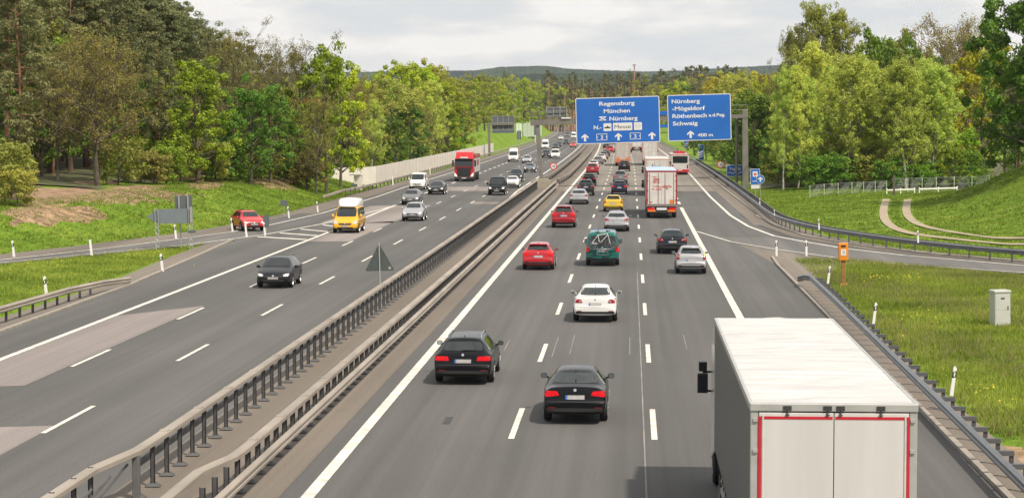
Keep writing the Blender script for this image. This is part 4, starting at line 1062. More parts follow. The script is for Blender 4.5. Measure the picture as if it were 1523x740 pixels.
    # tail diffuser shadow gap and lid line
    put('emblem', patch(bvh, [(-.04, zp + .215), (.04, zp + .215), (.04, zp + .29), (-.04, zp + .29)], 'rear', 6, 6, .012, .9), M_chrome)
    if not van:
        b = MB()
        for s in ((-1, 1) if opts.get('pipes', 2) == 2 else (-1,)):
            xs = s * .66 * hw
            b.tube([(xs, -h + .01, .37), (xs, -h + .2, .37)], .05, 12, cap=False); b.tube([(xs, -h + .06, .37), (xs, -h + .2, .37)], .042, 12)
        put('exhaust', b, M_chrome)
        b = MB(); b.add([(-.02, -h + .95, H - .03), (.02, -h + .95, H - .03), (0, -h + .80, H + .07), (0, -h + .98, H - .02)], [(0, 1, 2), (0, 2, 3), (1, 3, 2)]); put('antenna', b, M_trim)
    else:
        put('door_gap', patch(bvh, [(-.006, .5), (.006, .5), (.006, H - .2), (-.006, H - .2)], 'rear', 1, 12, .004, 0), M_trim)
    if kind in ('hatch', 'estate', 'suv', 'small'):
        b = MB(); zw = {'estate': 1.07, 'suv': 1.21}.get(kind, 1.11); hh = bvh.ray_cast(Vector((0, -12, zw)), Vector((0, 1, 0)))[0]
        b.tube([(0, hh.y - .02, zw), (.42, hh.y + .00, zw + .05)], .012, 5); b.tube([(0, hh.y - .03, zw), (0, hh.y + .02, zw + .02)], .03, 8); put('wiper', b, M_trim)
    # front
    zg = .56 if not van else .66
    if kind == 'suv': zg = .64
    put('grille', patch(bvh, [(-.48 * hw, zg - .06), (.48 * hw, zg - .06), (.52 * hw, zg + .07), (-.52 * hw, zg + .07)], 'front', 10, 4, .008), M_trim)
    put('grille', patch(bvh, [(-.62 * hw, .33), (.62 * hw, .33), (.62 * hw, .44), (-.62 * hw, .44)], 'front', 12, 3, .008), M_trim)
    for s in (-1, 1):
        zl = zg + .02
        c = [(s * .56 * hw, zl), (s * .86 * hw, zl + .02), (s * .88 * hw, zl + .15), (s * .56 * hw, zl + .10)]
        if van: c = [(s * .58 * hw, zl), (s * .88 * hw, zl + .02), (s * .88 * hw, zl + .24), (s * .60 * hw, zl + .16)]
        o = put('headlight', patch(bvh, c, 'front', 8, 5, .008), M_hl)
        cx, cz = s * .72 * hw, zl + .075
        if opts.get('lit', True): put('headlamp_bulb', patch(bvh, [(cx - .055, cz - .04), (cx + .055, cz - .04), (cx + .055, cz + .04), (cx - .055, cz + .04)], 'front', 6, 6, .016, .9), M_hlon, o)
    put('front_plate', patch(bvh, [(-.26, .45), (.26, .45), (.26, .555), (-.26, .555)], 'front', 8, 2, .02, 0), M_plate)
    put('front_emblem', patch(bvh, [(-.05, zg + .0), (.05, zg + .0), (.05, zg + .095), (-.05, zg + .095)], 'front', 6, 6, .016, .9), M_chrome)
    # sills, handles, mirrors
    for s, ax in ((-1, 'left'), (1, 'right')):
        zs_ = .90 if not van else .98
        for y in ((-.75, .25) if not van else (h - 1.95,)): put('door_handle', patch(bvh, [(y - .09, zs_ - .10), (y + .09, zs_ - .10), (y + .09, zs_ - .07), (y - .09, zs_ - .07)], ax, 3, 1, .022, 0), P['black'], painted=True)
        dl = MB()
        for y in ((-1.0, -.37, .86) if not van else (h - 2.08, h - 1.0)): patch(bvh, [(y - .005, .32), (y + .005, .32), (y + .005, zs_ + .02), (y - .005, zs_ + .02)], ax, 1, 8, .003, 0, dl)
        put('door_gap', dl, M_trim)
        ym, zm = (.74, 1.0) if not van else (h - 1.05, 1.22)
        if kind == 'estate': ym += .14
        if kind == 'suv': zm = 1.14
        b = MB(); x0 = s * (hw * .90); x1 = s * (hw + .20); a_ = (-.075, .075) if not van else (-.16, .14)
        hh_ = []
        for k in range(10):
            t_ = 2 * math.pi * k / 10; hh_.append((math.cos(t_), math.sin(t_)))
        vs_ = []
        for yy, sc1 in ((ym - .045, 1.0), (ym + .02, .95), (ym + .075, .5)):
            for c_, s_ in hh_:
                vs_.append((s * (hw + .07) + .095 * sc1 * math.copysign(abs(c_) ** .7, c_), yy, zm + a_[0] + (a_[1] - a_[0]) * .5 * (1 + sc1 * math.copysign(abs(s_) ** .7, s_))))
        fs_ = [(i * 10 + k, i * 10 + (k + 1) % 10, (i + 1) * 10 + (k + 1) % 10, (i + 1) * 10 + k) for i in range(2) for k in range(10)] + [tuple(range(20, 30)), tuple(range(9, -1, -1))]
        b.add(vs_, fs_); b.box(min(s * hw * .86, s * (hw + .02)), max(s * hw * .86, s * (hw + .02)), ym - .02, ym + .03, zm - .07, zm - .03)
        o = put('mirror', b, P['black'], painted=True)
        b = MB(); n_ = 12
        b.add([(s * (hw + .07) + .082 * math.copysign(abs(math.cos(2 * math.pi * k / n_)) ** .7, math.cos(2 * math.pi * k / n_)), ym - .049, zm + (a_[0] + a_[1]) / 2 + (a_[1] - a_[0]) * .43 * math.copysign(abs(math.sin(2 * math.pi * k / n_)) ** .7, math.sin(2 * math.pi * k / n_))) for k in range(n_)], [tuple(range(n_))])
        put('mirror_glass', b, mat('mirror_glass', (.30, .36, .38), .05, .9, var=.02), o)
        if opts.get('rails'):
            b = MB(); xr_ = s * (.56 * hw); b.tube([(xr_, -h + .85, H - .035), (xr_, -h + 1.0, H + .025), (xr_, -.2, H + .045), (xr_, .35, H + .01), (xr_, .5, H - .05)], .016, 6); put('roof_rail', b, M_chrome)
    add_wheels(t, W, yr_, yf_, r_w)
    if opts.get('extra'): opts['extra'](t, put, bvh, (L_, W, H, yr_, yf_, r_w))
    return t
PROTO = {}
def recolour(t, m, brake=None):
    for c in t.children:
        if c.get('painted'): opaint(c, m)
def car(kind, col, x, y, label, cat='car', heading=0, group=None, key=None, ref='rear', **opts):
    L_ = KIND[kind][1]
    k = (kind, key or tuple(sorted((a, str(b)) for a, b in opts.items())))
    if k not in PROTO: PROTO[k] = o = new_car(kind, None, opts)
    else: o = copy_tree(PROTO[k])
    d = L_ / 2
    hd = math.atan2(bend(y - 20) - bend(y + 20), 40) if y > 320 else 0
    # the surveyed point is the end nearest the camera
    o.location = (x, y + d, 0.012); o.rotation_euler = (0, 0, heading + hd)
    recolour(o, P[col] if isinstance(col, str) else col)
    o.name = opts.get('name', 'car')
    tag(o, label, cat, group); return o
GO, GI = 'vehicles driving away from the camera', 'vehicles coming towards the camera'
def away(kind, col, px, py, label, cat='car', **o):
    x, y = G(px, py); return car(kind, col, x, y, label, cat, 0, GO, **o)
def toward(kind, col, px, py, label, cat='car', rz=0, **o):
    x, y = G(px, py); return car(kind, col, x, y, label, cat, math.pi + rz, GI, **o)
# -- driving away (right carriageway)
away('estate', 'black', 688, 573, 'black estate car with silver roof rails, foremost in the left lane of the right carriageway', brake=True, rails=True, lamps='wide', highplate=False, name='estate_car')
away('coupe', 'black', 855, 632, 'black coupé, the nearest car to the camera in the middle lane', lamps='ell', brake=True, pipes=1, strip=False, name='coupe')
away('sedan', 'white', 885, 480, 'white saloon car directly ahead of the nearest black coupé', lamps='mid', brake=False, name='saloon_car')
away('hatch', 'red', 800, 402, 'red hatchback with glowing brake lights beside the green van', lamps='mid', brake=True, name='hatchback', lowplate=False)
away('suv', 'crimson', 838, 339, 'dark red tall car with brake lights on, ahead of the red hatchback', lamps='mid', brake=True, name='suv')
away('estate', 'silver', 917, 344.5, 'silver-grey estate car driving between the green van and the yellow car', lamps='mid', name='estate_car', brake=False)
away('hatch', 'yellow', 912, 315, 'yellow hatchback in the middle lane', lamps='tall', brake=False, name='hatchback')
away('estate', 'anthracite', 1000, 378, 'dark grey estate car between the silver small car and the stained lorry', lamps='mid', name='estate_car', brake=False)
away('small', 'silver', 1028, 408, 'small silver hatchback with its right indicator lit, on the edge line of the right lane', lamps='tall', brake=False, name='hatchback', strip=True,
     key='corsa', extra=lambda t, put, bvh, d: put('indicator', patch(bvh, [(.80 * d[1] / 2, 1.0), (.90 * d[1] / 2, 1.0), (.87 * d[1] / 2, 1.10), (.79 * d[1] / 2, 1.10)], 'rear', 4, 4, .016), M_amber))
away('hatch', 'navy', 921, 289.4, 'dark blue hatchback behind the yellow one, in the middle lane', lamps='mid', brake=True, name='hatchback')
away('suv', 'grey', 922.5, 274, 'grey tall car just ahead of the dark blue hatchback', lamps='mid', brake=True, name='suv')
away('suv', 'black', 928.5, 254.8, 'small black car close behind the farther-left lorry', lamps='mid', brake=False, name='suv')
away('estate', 'silver', 860.6, 304, 'silver estate car at the rear of the left-lane queue', lamps='mid', name='estate_car', brake=False)
away('suv', 'anthracite', 871, 291, 'black tall car directly ahead of the silver estate in the left-lane queue', lamps='mid', brake=False, name='suv')
away('hatch', 'black', 876, 276, 'dark hatchback with glowing brake lights in the left-lane queue', lamps='mid', brake=True, name='hatchback')
away('suv', 'crimson', 881, 260, 'dark red tall car with brake lights, in the queue behind a white car', lamps='mid', brake=True, name='suv')
away('hatch', 'white', 882.5, 252, 'white car in the left-lane queue, just ahead of a dark red tall one', lamps='mid', brake=True, name='hatchback')
away('estate', 'grey', 889.6, 245, 'grey estate car in the far half of the left-lane queue', lamps='mid', name='estate_car', brake=False)
away('hatch', 'white', 894.5, 240.8, 'whitish car ahead of the grey estate in the far left-lane queue', lamps='mid', brake=True, name='hatchback')
away('hatch', 'grey', 898, 237, 'light grey car in the far left-lane queue, behind a dark one', lamps='mid', brake=True, name='hatchback')
away('sedan', 'black', 901, 233, 'dark saloon in the far left-lane queue', lamps='mid', brake=False, name='saloon_car')
away('suv', 'red', 907, 227.5, 'small distant red car standing out in the left-lane queue', lamps='mid', brake=True, name='suv')
away('estate', 'black', 901.5, 221, 'distant dark estate car in the left-lane queue below the wide blue sign', lamps='mid', name='estate_car', brake=False)
away('sedan', 'anthracite', 910.5, 215, 'most distant dark car of the left-lane queue, just under the wide blue sign', lamps='mid', brake=False, name='saloon_car')
# green van with bicycle carrier
def rack(t, put, bvh, d):
    L_, W, H, yr_, yf_, r_w = d; h = L_ / 2
    b = MB()
    for s in (-.3, .3): b.tube([(s, -h - .02, .62), (s, -h - .16, .64), (s, -h - .20, 1.0), (s, -h - .05, 1.1)], .02, 6)
    b.tube([(-.52, -h - .22, .98), (.52, -h - .22, .98)], .022, 6); b.tube([(-.52, -h - .36, .98), (.52, -h - .36, .98)], .022, 6); b.tube([(-.3, -h - .16, .64), (.3, -h - .16, .64)], .022, 6)
    for s in (-.3, .3): b.tube([(s, -h - .2, .98), (s, -h - .38, .98)], .018, 6)
    put('bicycle_rack', b, M_rim)
gv = away('van', 'teal', 896, 396, 'green van carrying two bicycles on its tail', 'van', brake=True, name='camper_van', key='teal', extra=rack)
M_bw = mat('bicycle_white', (.55, .55, .55), .4); M_bd = mat('bicycle_dark', (.03, .03, .035), .4)
def bicycle(x, y, z, m, label, flip=1):
    t = tag(empty('bicycle', (x, y, z)), label, 'bicycle', 'bicycles on the van')
    for xc in (-.52, .52):
        b = MB(); b.ring_y(xc * flip, .33, .305, .335, -.018, .018, 26); wv = b.build('wheel', M_tyre, t)
        b = MB(); b.ring_y(xc * flip, .33, .29, .307, -.01, .01, 26); b.disc_y(xc * flip, .33, .03, -.04, .04, 10)
        for k in range(9): a = math.pi * k / 9; b.tube([(xc * flip - .29 * math.cos(a), 0, .33 - .29 * math.sin(a)), (xc * flip + .29 * math.cos(a), 0, .33 + .29 * math.sin(a))], .0035, 3)
        b.build('rim', M_rim, wv)
    q = lambda u, v: (u * flip, 0, v)
    b = MB()
    for a, c in ((q(-.52, .33), q(-.08, .32)), (q(-.52, .33), q(-.17, .80)), (q(-.08, .32), q(-.18, .86)), (q(-.08, .32), q(.36, .80)), (q(-.17, .80), q(.35, .88)), (q(.34, .95), q(.52, .33))): b.tube([a, c], .022, 6)
    b.build('frame', m, t)
    b = MB(); b.tube([q(-.18, .86), q(-.2, .96)], .016, 6); b.box(-.2 * flip - .13, -.2 * flip + .13, -.07, .07, .95, 1.0); b.build('saddle', M_bd, t, bevel=.02)
    b = MB(); b.tube([q(.34, .95), q(.33, 1.04)], .016, 6); b.tube([(.33 * flip, -.25, 1.06), (.40 * flip, -.1, 1.04), (.40 * flip, .1, 1.04), (.33 * flip, .25, 1.06)], .015, 6); b.build('handlebar', M_bd, t)
    b = MB(); b.disc_y(-.08 * flip, .32, .09, -.03, -.02, 14); b.tube([(-.08 * flip, -.05, .32), (-.2 * flip, -.05, .2)], .014, 5); b.build('crank', M_bd, t)
gx, gy = G(896, 396)
bicycle(gx - .08, gy - .30, .98, M_bw, 'pale bicycle hung outermost on the tail of the green van', 1)
bicycle(gx + .10, gy - .14, 1.03, M_bd, 'dark bicycle hung between the pale one and the tail of the green van', -1)
# -- coming towards the camera (left carriageway)
toward('hatch', 'anthracite', 406, 429, 'dark grey hatchback with lit headlights, nearest oncoming car', lamps='mid', name='hatchback')
def poptop(t, put, bvh, d):
    L_, W, H, yr_, yf_, r_w = d; h = L_ / 2; b = MB(); hw = W / 2
    prof = [(-h + .10, .80), (-h + .3, .80), (.6, .78), (h - 1.35, .60)]
    zs = [(H - .10, H + .34), (H - .05, H + .50), (H - .02, H + .52), (H - .08, H + .02)]
    vs = []; n_ = 9
    for (y, wf), (z0, z1) in zip(prof, zs):
        for k in range(n_):
            a = math.pi * k / (n_ - 1); c_, s_ = math.cos(a), math.sin(a)
            vs.append((wf * hw * math.copysign(abs(c_) ** .45, c_) if abs(c_) > 1e-6 else 0, y, z0 + (z1 - z0) * abs(s_) ** .5))
    fs = [(i * n_ + k, i * n_ + k + 1, (i + 1) * n_ + k + 1, (i + 1) * n_ + k) for i in range(3) for k in range(n_ - 1)] + [tuple(range(n_ - 1, -1, -1)), tuple(range(3 * n_, 4 * n_))]
    b.add(vs, fs); put('high_roof', b, P['white'])
toward('van', 'signal', 513, 347, 'yellow camper van with a white raised roof, passing the hatched gore', 'van', key='bus', extra=poptop, lit=False, name='camper_van')
toward('hatch', 'silver', 613, 329, 'silver hatchback beside the wider dark grey one in the oncoming lanes', name='hatchback', lamps='mid')
toward('hatch', 'grey', 610, 305, 'grey hatchback just behind the yellow camper, in the oncoming lanes', name='hatchback', lamps='mid')
toward('sedan', 'anthracite', 648, 289.5, 'dark oncoming saloon beside the white van', name='saloon_car', lamps='mid', brake=False)
toward('van', 'white', 620, 282.5, 'white oncoming van on the slip lane below the noise barrier', 'van', key='wv', sideglass=False, name='delivery_van', lit=False)
toward('van', 'black', 738.5, 290.5, 'black oncoming van with round bright headlights near the median', 'van', key='bv', name='passenger_van')
toward('coupe', 'white', 761, 279.5, 'white low oncoming sports car right beside the black van', name='sports_car', lamps='ell', lit=False)
toward('suv', 'anthracite', 767, 270.5, 'dark oncoming car half hidden behind the white sports car', name='suv', lamps='mid')
toward('sedan', 'bluegrey', 787.5, 256.6, 'blue-grey oncoming saloon, left of the gantry post', name='saloon_car', lamps='mid', brake=False)
toward('hatch', 'silver', 783.5, 243.5, 'silver oncoming hatchback beside the white and yellow van', name='hatchback', lamps='mid')
toward('suv', 'anthracite', 812, 235, 'dark oncoming car seen just right of the gantry post', name='suv', lamps='mid')
toward('van', 'white', 825.5, 236, 'white oncoming van in the innermost lane, right of the gantry post', 'van', key='wv2', name='delivery_van')
toward('sedan', 'black', 826.5, 221.5, 'distant dark oncoming saloon in front of another dark one', name='saloon_car', lamps='mid', brake=False)
toward('hatch', 'anthracite', 831.5, 218.5, 'distant dark oncoming hatchback behind a dark saloon', name='hatchback', lamps='mid')
toward('suv', 'navy', 842, 215, 'distant dark blue oncoming car in the middle lane', name='suv', lamps='mid')
toward('hatch', 'brightred', 852, 219.5, 'small red oncoming car far off in the innermost lane', name='hatchback', lamps='mid')
toward('sedan', 'white', 834, 208, 'tiny white oncoming car far off at the outer edge', name='saloon_car', lamps='mid', brake=False)
toward('van', 'bluegrey', 844, 203.5, 'tiny dark van in the far distance, beside a white motor home', 'van', key='bv', name='passenger_van')
toward('boxvan', 'white', 853, 206, 'white motor home in the far distance of the oncoming lanes', 'motor home', key='mh', name='motor_home')
toward('boxvan', 'white', 810.5, 221.8, 'white high-roofed van partly hidden by the gantry post', 'van', key='mh', name='delivery_van')
def yside(t, put, bvh, d):
    L_, W, H, *_ = d; h = L_ / 2
    for ax in ('left', 'right'): put('side_panel', patch(bvh, [(-h + .3, .55), (h - 2.3, .55), (h - 2.3, H - .12), (-h + .3, H - .12)], ax, 8, 8, .01, .1), P['signal'])
toward('boxvan', 'white', 763, 240.6, 'white-fronted high van with bright yellow sides', 'van', key='yv', extra=yside, name='delivery_van', sideglass=False, lit=False)
x_, y_ = G(361, 344)
car('hatch', 'brightred', x_, y_, 'red hatchback on the left slip road', 'car', math.pi + rad(24), GI, name='hatchback', lamps='mid')

# ------------------------------------------------------------------ lorries and the bus
M_tarp = mat('roof_tarpaulin', (.42, .42, .42), .6, var=.08, scale=1.6, c2=(.47, .468, .465), stretch=(.4, 2.2, 1))
M_curt = mat('grey_curtain', (.085, .085, .088), .5, var=.07, scale=1.2, stretch=(1, .3, .15))
M_door = mat('trailer_door', (.50, .488, .482), .45, var=.06, scale=1.2, stretch=(2.5, 1, .12))
M_wdoor = mat('white_door', (.50, .49, .47), .5, var=.12, scale=1.3)
M_alu = mat('aluminium', (.42, .42, .41), .45, .4, var=.1)
M_rtape = mat('red_tape', (.45, .015, .03), .4)
M_ch = mat('chassis', (.03, .03, .032), .7)
M_orp = mat('orange_plate', (.62, .16, .02), .5)
M_stain = mat('faded_print', (.42, .16, .15), .6, var=.35, scale=3)
M_lorryred = mat('lorry_red_tail', (.24, .03, .03), .6)
M_cyan = mat('cyan_print', (.14, .42, .55), .5)
M_cabw = paint('cab_white', (.5, .5, .5))
def tyres(par, x_list, y, r, w_=.3):
    for x in x_list:
        b = MB(); b.lathe_x([(-w_ / 2, .0), (-w_ / 2, r * .92), (-w_ / 2 + .04, r), (w_ / 2 - .04, r), (w_ / 2, r * .92), (w_ / 2, .0)], 22, x, 0, y, r); wh = b.build('wheel', M_tyre, par, smooth=False)
        b = MB(); s = 1 if x > 0 else -1; b.lathe_x([(s * (w_ / 2 + .005), r * .55), (s * (w_ / 2 - .05), r * .4), (s * (w_ / 2 - .03), .001)], 16, x, 0, y, r); b.build('hub', M_rim, wh)
def trailer(x, y, label, name='articulated_lorry', W=2.55, L_=13.7, H=4.0, curtain=M_curt, door=M_door, roof=M_tarp, deco=None, cab=None, frame=M_alu, z0=1.05, zd0=None, group=GO):
    t = tag(empty(name, (x, y, .01)), label, 'lorry', group); hw = W / 2
    zd0 = zd0 or z0
    b = MB(); b.box(-hw, hw, .10, L_, z0, H - .13); o = b.build('curtain_side', curtain, t)
    # roof of stretched tarpaulin with soft ridges over the hoops
    nx_, ny_ = 18, 230; vs = []
    rr = np.random.RandomState(3); wob = rr.uniform(-1, 1, (ny_ + 1, nx_ + 1)); damp = lambda u: 1 - abs(2 * u - 1) ** 6
    for j in range(ny_ + 1):
        for i in range(nx_ + 1):
            u, v = i / nx_, j / ny_; yy = .12 + v * (L_ - .12)
            rid = .022 * abs(math.sin(math.pi * v * 23 + .5 * math.sin(u * 5 + v * 9))) ** 1.5
            fold = .022 * math.sin(u * 9 + v * 61 + 2 * math.sin(v * 23 + u * 3)) * (math.sin(v * 37 + u * 2) > .1) + .007 * wob[j, i]
            vs.append((-hw + W * u, yy, H - .04 + (rid + fold) * damp(u) * min(1, v * 40)))
    fs = [(j * (nx_ + 1) + i, j * (nx_ + 1) + i + 1, (j + 1) * (nx_ + 1) + i + 1, (j + 1) * (nx_ + 1) + i) for j in range(ny_) for i in range(nx_)]
    MB().add(vs, fs).build('roof', roof, t, smooth=True)
    b = MB()
    for s in (-1, 1): b.box(min(s * (hw - .03), s * (hw + .03)), max(s * (hw - .03), s * (hw + .03)), .06, L_, H - .14, H - .03)
    b.box(-hw - .02, hw + .02, L_, L_ + .05, z0, H - .03); b.build('roof_rail', frame, t, bevel=.01)
    b = MB(); b.box(-hw - .02, hw + .02, -.02, .12, H - .16, H - .035); rr_ = b.build('rear_header', frame, t, bevel=.012)
    b = MB()
    for s in (-1, 1): b.box(min(s * (hw - .11), s * (hw + .01)), max(s * (hw - .11), s * (hw + .01)), .0, .13, z0, H - .162)
    b.box(-hw, hw, 0, .13, z0 - .12, z0 - .002); b.build('corner_frame', frame, t, bevel=.01)
    for s in (-1, 1):
        b = MB(); b.box(min(s * .006, s * (hw - .12)), max(s * .006, s * (hw - .12)), -.012, .09, z0 + .005, H - .18); d = b.build('rear_door', door, t, bevel=.008)
        b = MB()
        for xx in ((.86,) if deco == 'near' else (.78, .22)):
            b.tube([(s * xx * hw, -.045 if deco != 'near' else -.014, z0 + .05), (s * xx * hw, -.045 if deco != 'near' else -.014, H - .22)], .016, 6)
        for zz in ((z0 + .3, z0 + 1.1, z0 + 1.9, H - .5) if deco != 'near' else ()): b.box(min(s * (hw - .16), s * (hw - .06)), max(s * (hw - .16), s * (hw - .06)), -.03, -.0125, zz, zz + .09)
        b.build('lock_rod', frame if not deco == 'near' else mat('pale_strip', (.5, .5, .48), .5), d)
    # chassis
    b = MB(); b.box(-hw + .1, hw - .1, .2, L_ - .2, z0 - .25, z0 - .01); b.box(-.5, .5, 1, L_ - 1, .6, z0 - .25); b.build('chassis', M_ch, t)
    b = MB(); b.box(-hw + .05, hw - .05, .05, .25, .48, .66); bp = b.build('rear_bumper', M_ch, t, bevel=.01)
    for s in (-1, 1):
        MB().box(min(s * .60, s * (hw - .08)), max(s * .60, s * (hw - .08)), .0, .06, .74, .90).build('tail_light', M_brake if deco != 'near' else M_tl, t, bevel=.01)
    b = MB(); b.box(-.42, .42, -.0, .05, .70, .90); b.build('number_plate', M_platew, t)
    for yy in (2.2, 3.5, 4.8): tyres(t, (-hw + .18, hw - .18), yy, .50)
    for s in (-1, 1):
        b = MB(); xs = s * (hw - .02)
        for zz in (.55, .8): b.box(min(xs, xs - s * .04), max(xs, xs - s * .04), 5.6, L_ - 2.6, zz, zz + .1)
        b.build('side_guard', M_alu, t)
        b = MB()
        for k in range(18): yk = .6 + k * .72; b.box(min(xs - s * .02, xs + s * .015), max(xs - s * .02, xs + s * .015), yk, yk + .05, z0 - .2, z0 + .04)
        b.build('curtain_buckle', M_ch, t)
    if cab: tractor(t, L_ + .25, cab, W)
    return t
def tractor(par, y0, m, W=2.5):
    # seen from behind only in part: cab box with rounded front, windscreen, mirrors, axles
    b = MB(); hw = W / 2; y1 = y0 + 2.35
    b.add([(-hw, y0, 1.0), (hw, y0, 1.0), (hw, y1, .45), (-hw, y1, .45), (-hw, y0, 3.75), (hw, y0, 3.75), (hw, y1 - .45, 3.55), (-hw, y1 - .45, 3.55), (-hw, y1, 2.0), (hw, y1, 2.0)],
          [(0, 3, 2, 1), (4, 5, 6, 7), (0, 1, 5, 4), (2, 3, 8, 9), (9, 8, 7, 6), (1, 2, 9), (1, 9, 6, 5), (3, 0, 8), (0, 4, 7, 8)])
    c = b.build('cab', m, par, bevel=.06)
    b = MB(); b.add([(-hw + .12, y1 - .02, 2.08), (hw - .12, y1 - .02, 2.08), (hw - .16, y1 - .40, 3.35), (-hw + .16, y1 - .40, 3.35)], [(0, 1, 2, 3)])
    for v in range(4): b.v[v] = (b.v[v][0], b.v[v][1] + .045, b.v[v][2])
    b.build('windscreen', M_glass, par)
    for s in (-1, 1):
        b = MB(); xs = s * (hw + .20); b.box(min(xs - .12, xs + .12), max(xs - .12, xs + .12), y1 - .35, y1 - .18, 2.02, 2.47); b.box(xs - .12, xs + .12, y1 - .33, y1 - .18, 2.20, 2.5) if 0 else None
        b.box(xs - .09, xs + .10, y1 - .34, y1 - .18, 2.52, 2.74); b.tube([(s * hw, y1 - .2, 2.5), (xs, y1 - .22, 2.5)], .03, 6); b.tube([(s * hw, y1 - .2, 2.05), (xs, y1 - .22, 2.08)], .03, 6)
        mr = b.build('mirror', M_trim, par, bevel=.05)
        b = MB(); b.box(xs - .085, xs + .085, y1 - .358, y1 - .352, 2.06, 2.43); b.box(xs - .07, xs + .08, y1 - .348, y1 - .342, 2.55, 2.71); b.build('mirror_glass', mat('dark_mirror', (.05, .06, .07), .08, .8), mr)
    tyres(par, (-hw + .17, hw - .17), y0 + 1.5, .5); tyres(par, (-hw + .3, hw - .3), y0 - 1.7, .5, .5)
# the near lorry
nx0, ny0 = 3.16, 33.75
tl = trailer(nx0, ny0, 'big grey curtain-sided lorry with a white roof, close to the camera at lower right', deco='near', cab=M_cabw, L_=14.3)
hw = 1.275; H = 4.0
b = MB()
for (x0, x1, z0, z1) in ((-1.165, -.02, 3.72, 3.765), (.02, 1.165, 3.72, 3.765), (-1.165, -1.12, 1.2, 3.72), (1.12, 1.165, 1.2, 3.72), (-1.165, 1.165, 1.155, 1.2)): b.box(x0, x1, -.0175, -.0125, z0, z1)
b.build('reflective_tape', M_rtape, tl)
b = MB()
for x0 in (-.72, -.10, .10, .72):
    b.box(x0 - .065, x0 + .065, -.035, -.022, H - .14, H - .07); b.box(x0 - .012, x0 + .012, -.03, -.02, H - .215, H - .14); b.tube([(x0 - .03, -.03, H - .21), (x0 + .03, -.03, H - .21)], .012, 6)
b.build('door_latch', M_ch, tl)
b = MB()
for s in (-1, 1):
    for zz in (1.5, 2.4, 3.2, 3.68): b.box(s * 1.21 - .035, s * 1.21 + .035, -.03, -.004, zz, zz + .05)
b.build('hinge', M_alu, tl)
b = MB(); b.box(-1.32, -1.27, 1.0, 1.12, .78, .92); b.box(-1.32, -1.27, 4.9, 5.02, .78, .92); b.build('side_marker', M_brake, tl)
# stained white lorry
sx, sy = G(984, 325)
tl = trailer(sx, sy, 'white lorry with faded red lettering on its rear doors, in the right lane', door=M_wdoor, curtain=mat('pale_curtain', (.38, .39, .40), .5), frame=M_lorryred, cab=M_cabw, roof=mat('bluish_tarpaulin', (.33, .42, .52), .6, var=.2, scale=.5), L_=13.6, H=4.0, z0=1.18)
rr = random.Random(5); b = MB()
def smear(b, cx, cz, w_, h_, n_, seed):
    rr = random.Random(seed)
    for k in range(n_):
        x0 = cx + rr.uniform(-.5, .5) * w_; z0 = cz + rr.uniform(-.5, .5) * h_; r_ = rr.uniform(.03, .07)
        b.poly_y([(x0 + r_ * rr.uniform(1, 2.2) * math.cos(a), z0 + r_ * math.sin(a)) for a in np.linspace(0, 5.4, 7)], -.020 - k * .0001, -.0135 - k * .0001)
for args in ((-.45, 3.15, .42, .35, 34, 1), (-.6, 3.45, .3, .05, 5, 2), (0, 2.65, 1.5, .16, 30, 3), (-.1, 2.45, 1.3, .10, 16, 4), (-.95, 1.35, .16, .08, 4, 5)):
    b = MB(); smear(b, *args); b.build('faded_lettering', M_stain, tl)
MB().box(.66, 1.02, -.03, -.014, 1.24, 1.56).build('orange_plate', M_orp, tl)
for s in (-1, 1): MB().box(min(s * .5, s * 1.15), max(s * .5, s * 1.15), -.005, .05, .56, .72).build('warning_panel', M_orp, tl)
MB().box(-1.27, 1.27, -.03, .1, 1.0, 1.14).build('tail_lift', mat('grey_tail_lift', (.17, .16, .155), .6), tl)
# lorry beyond with cyan print
sx, sy = G(978, 293)
tl = trailer(sx, sy + 3, 'white lorry with a blue figure on its doors, just beyond the stained white one', door=M_wdoor, curtain=M_wdoor, frame=mat('salmon_frame', (.48, .30, .25), .6), cab=M_cabw, H=4.0)
MB().poly_y([(-.55, 2.5), (-.35, 2.45), (-.05, 2.8), (.3, 3.1), (.25, 3.3), (-.05, 3.15), (-.2, 3.25), (-.3, 2.95)], -.022, -.0135).build('blue_print', M_cyan, tl)
MB().poly_y([(-.6, 2.3), (-.5, 2.3), (-.45, 3.4), (-.55, 3.4)], -.0225, -.0135).build('blue_print', M_eu, tl)
# two lorries farther on
M_sal = mat('salmon_tail', (.46, .13, .07), .6)
sx, sy = G(926, 247)
tl = trailer(sx, sy, 'pale grey box lorry with an orange-red bumper, left of the two distant ones', door=mat('pale_door', (.40, .385, .36), .5), curtain=M_wdoor, frame=mat('pinkish_frame', (.45, .25, .23), .6), cab=M_cabw, H=4.0)
MB().box(-1.26, 1.26, -.04, .0, .62, 1.15).build('tail_panel', M_sal, tl); MB().box(-1.0, -.5, -.05, -.02, 1.2, 1.55).build('orange_plate', M_orp, tl); MB().box(.6, 1.1, -.05, -.02, 1.2, 1.5).build('orange_plate', M_orp, tl)
sx, sy = G(967, 246.5)
tl = trailer(sx, sy + 3, 'white lorry with a pinkish edge, right of the two distant ones', door=M_wdoor, curtain=M_wdoor, frame=mat('pink_frame', (.5, .33, .31), .6), cab=M_cabw, H=4.1)
b = MB(); b.ring_y(.2, 2.0, .45, .52, -.022, -.0135, 20); b.box(-.9, 1.0, -.0225, -.0135, 2.9, 2.96); b.build('faint_print', mat('faint_blue_print', (.36, .42, .50), .6), tl)
sx, sy = G(949, 224)
trailer(sx - .3, sy, 'white lorry farthest ahead, in the gap between the two distant ones', door=M_wdoor, curtain=M_wdoor, cab=M_cabw)
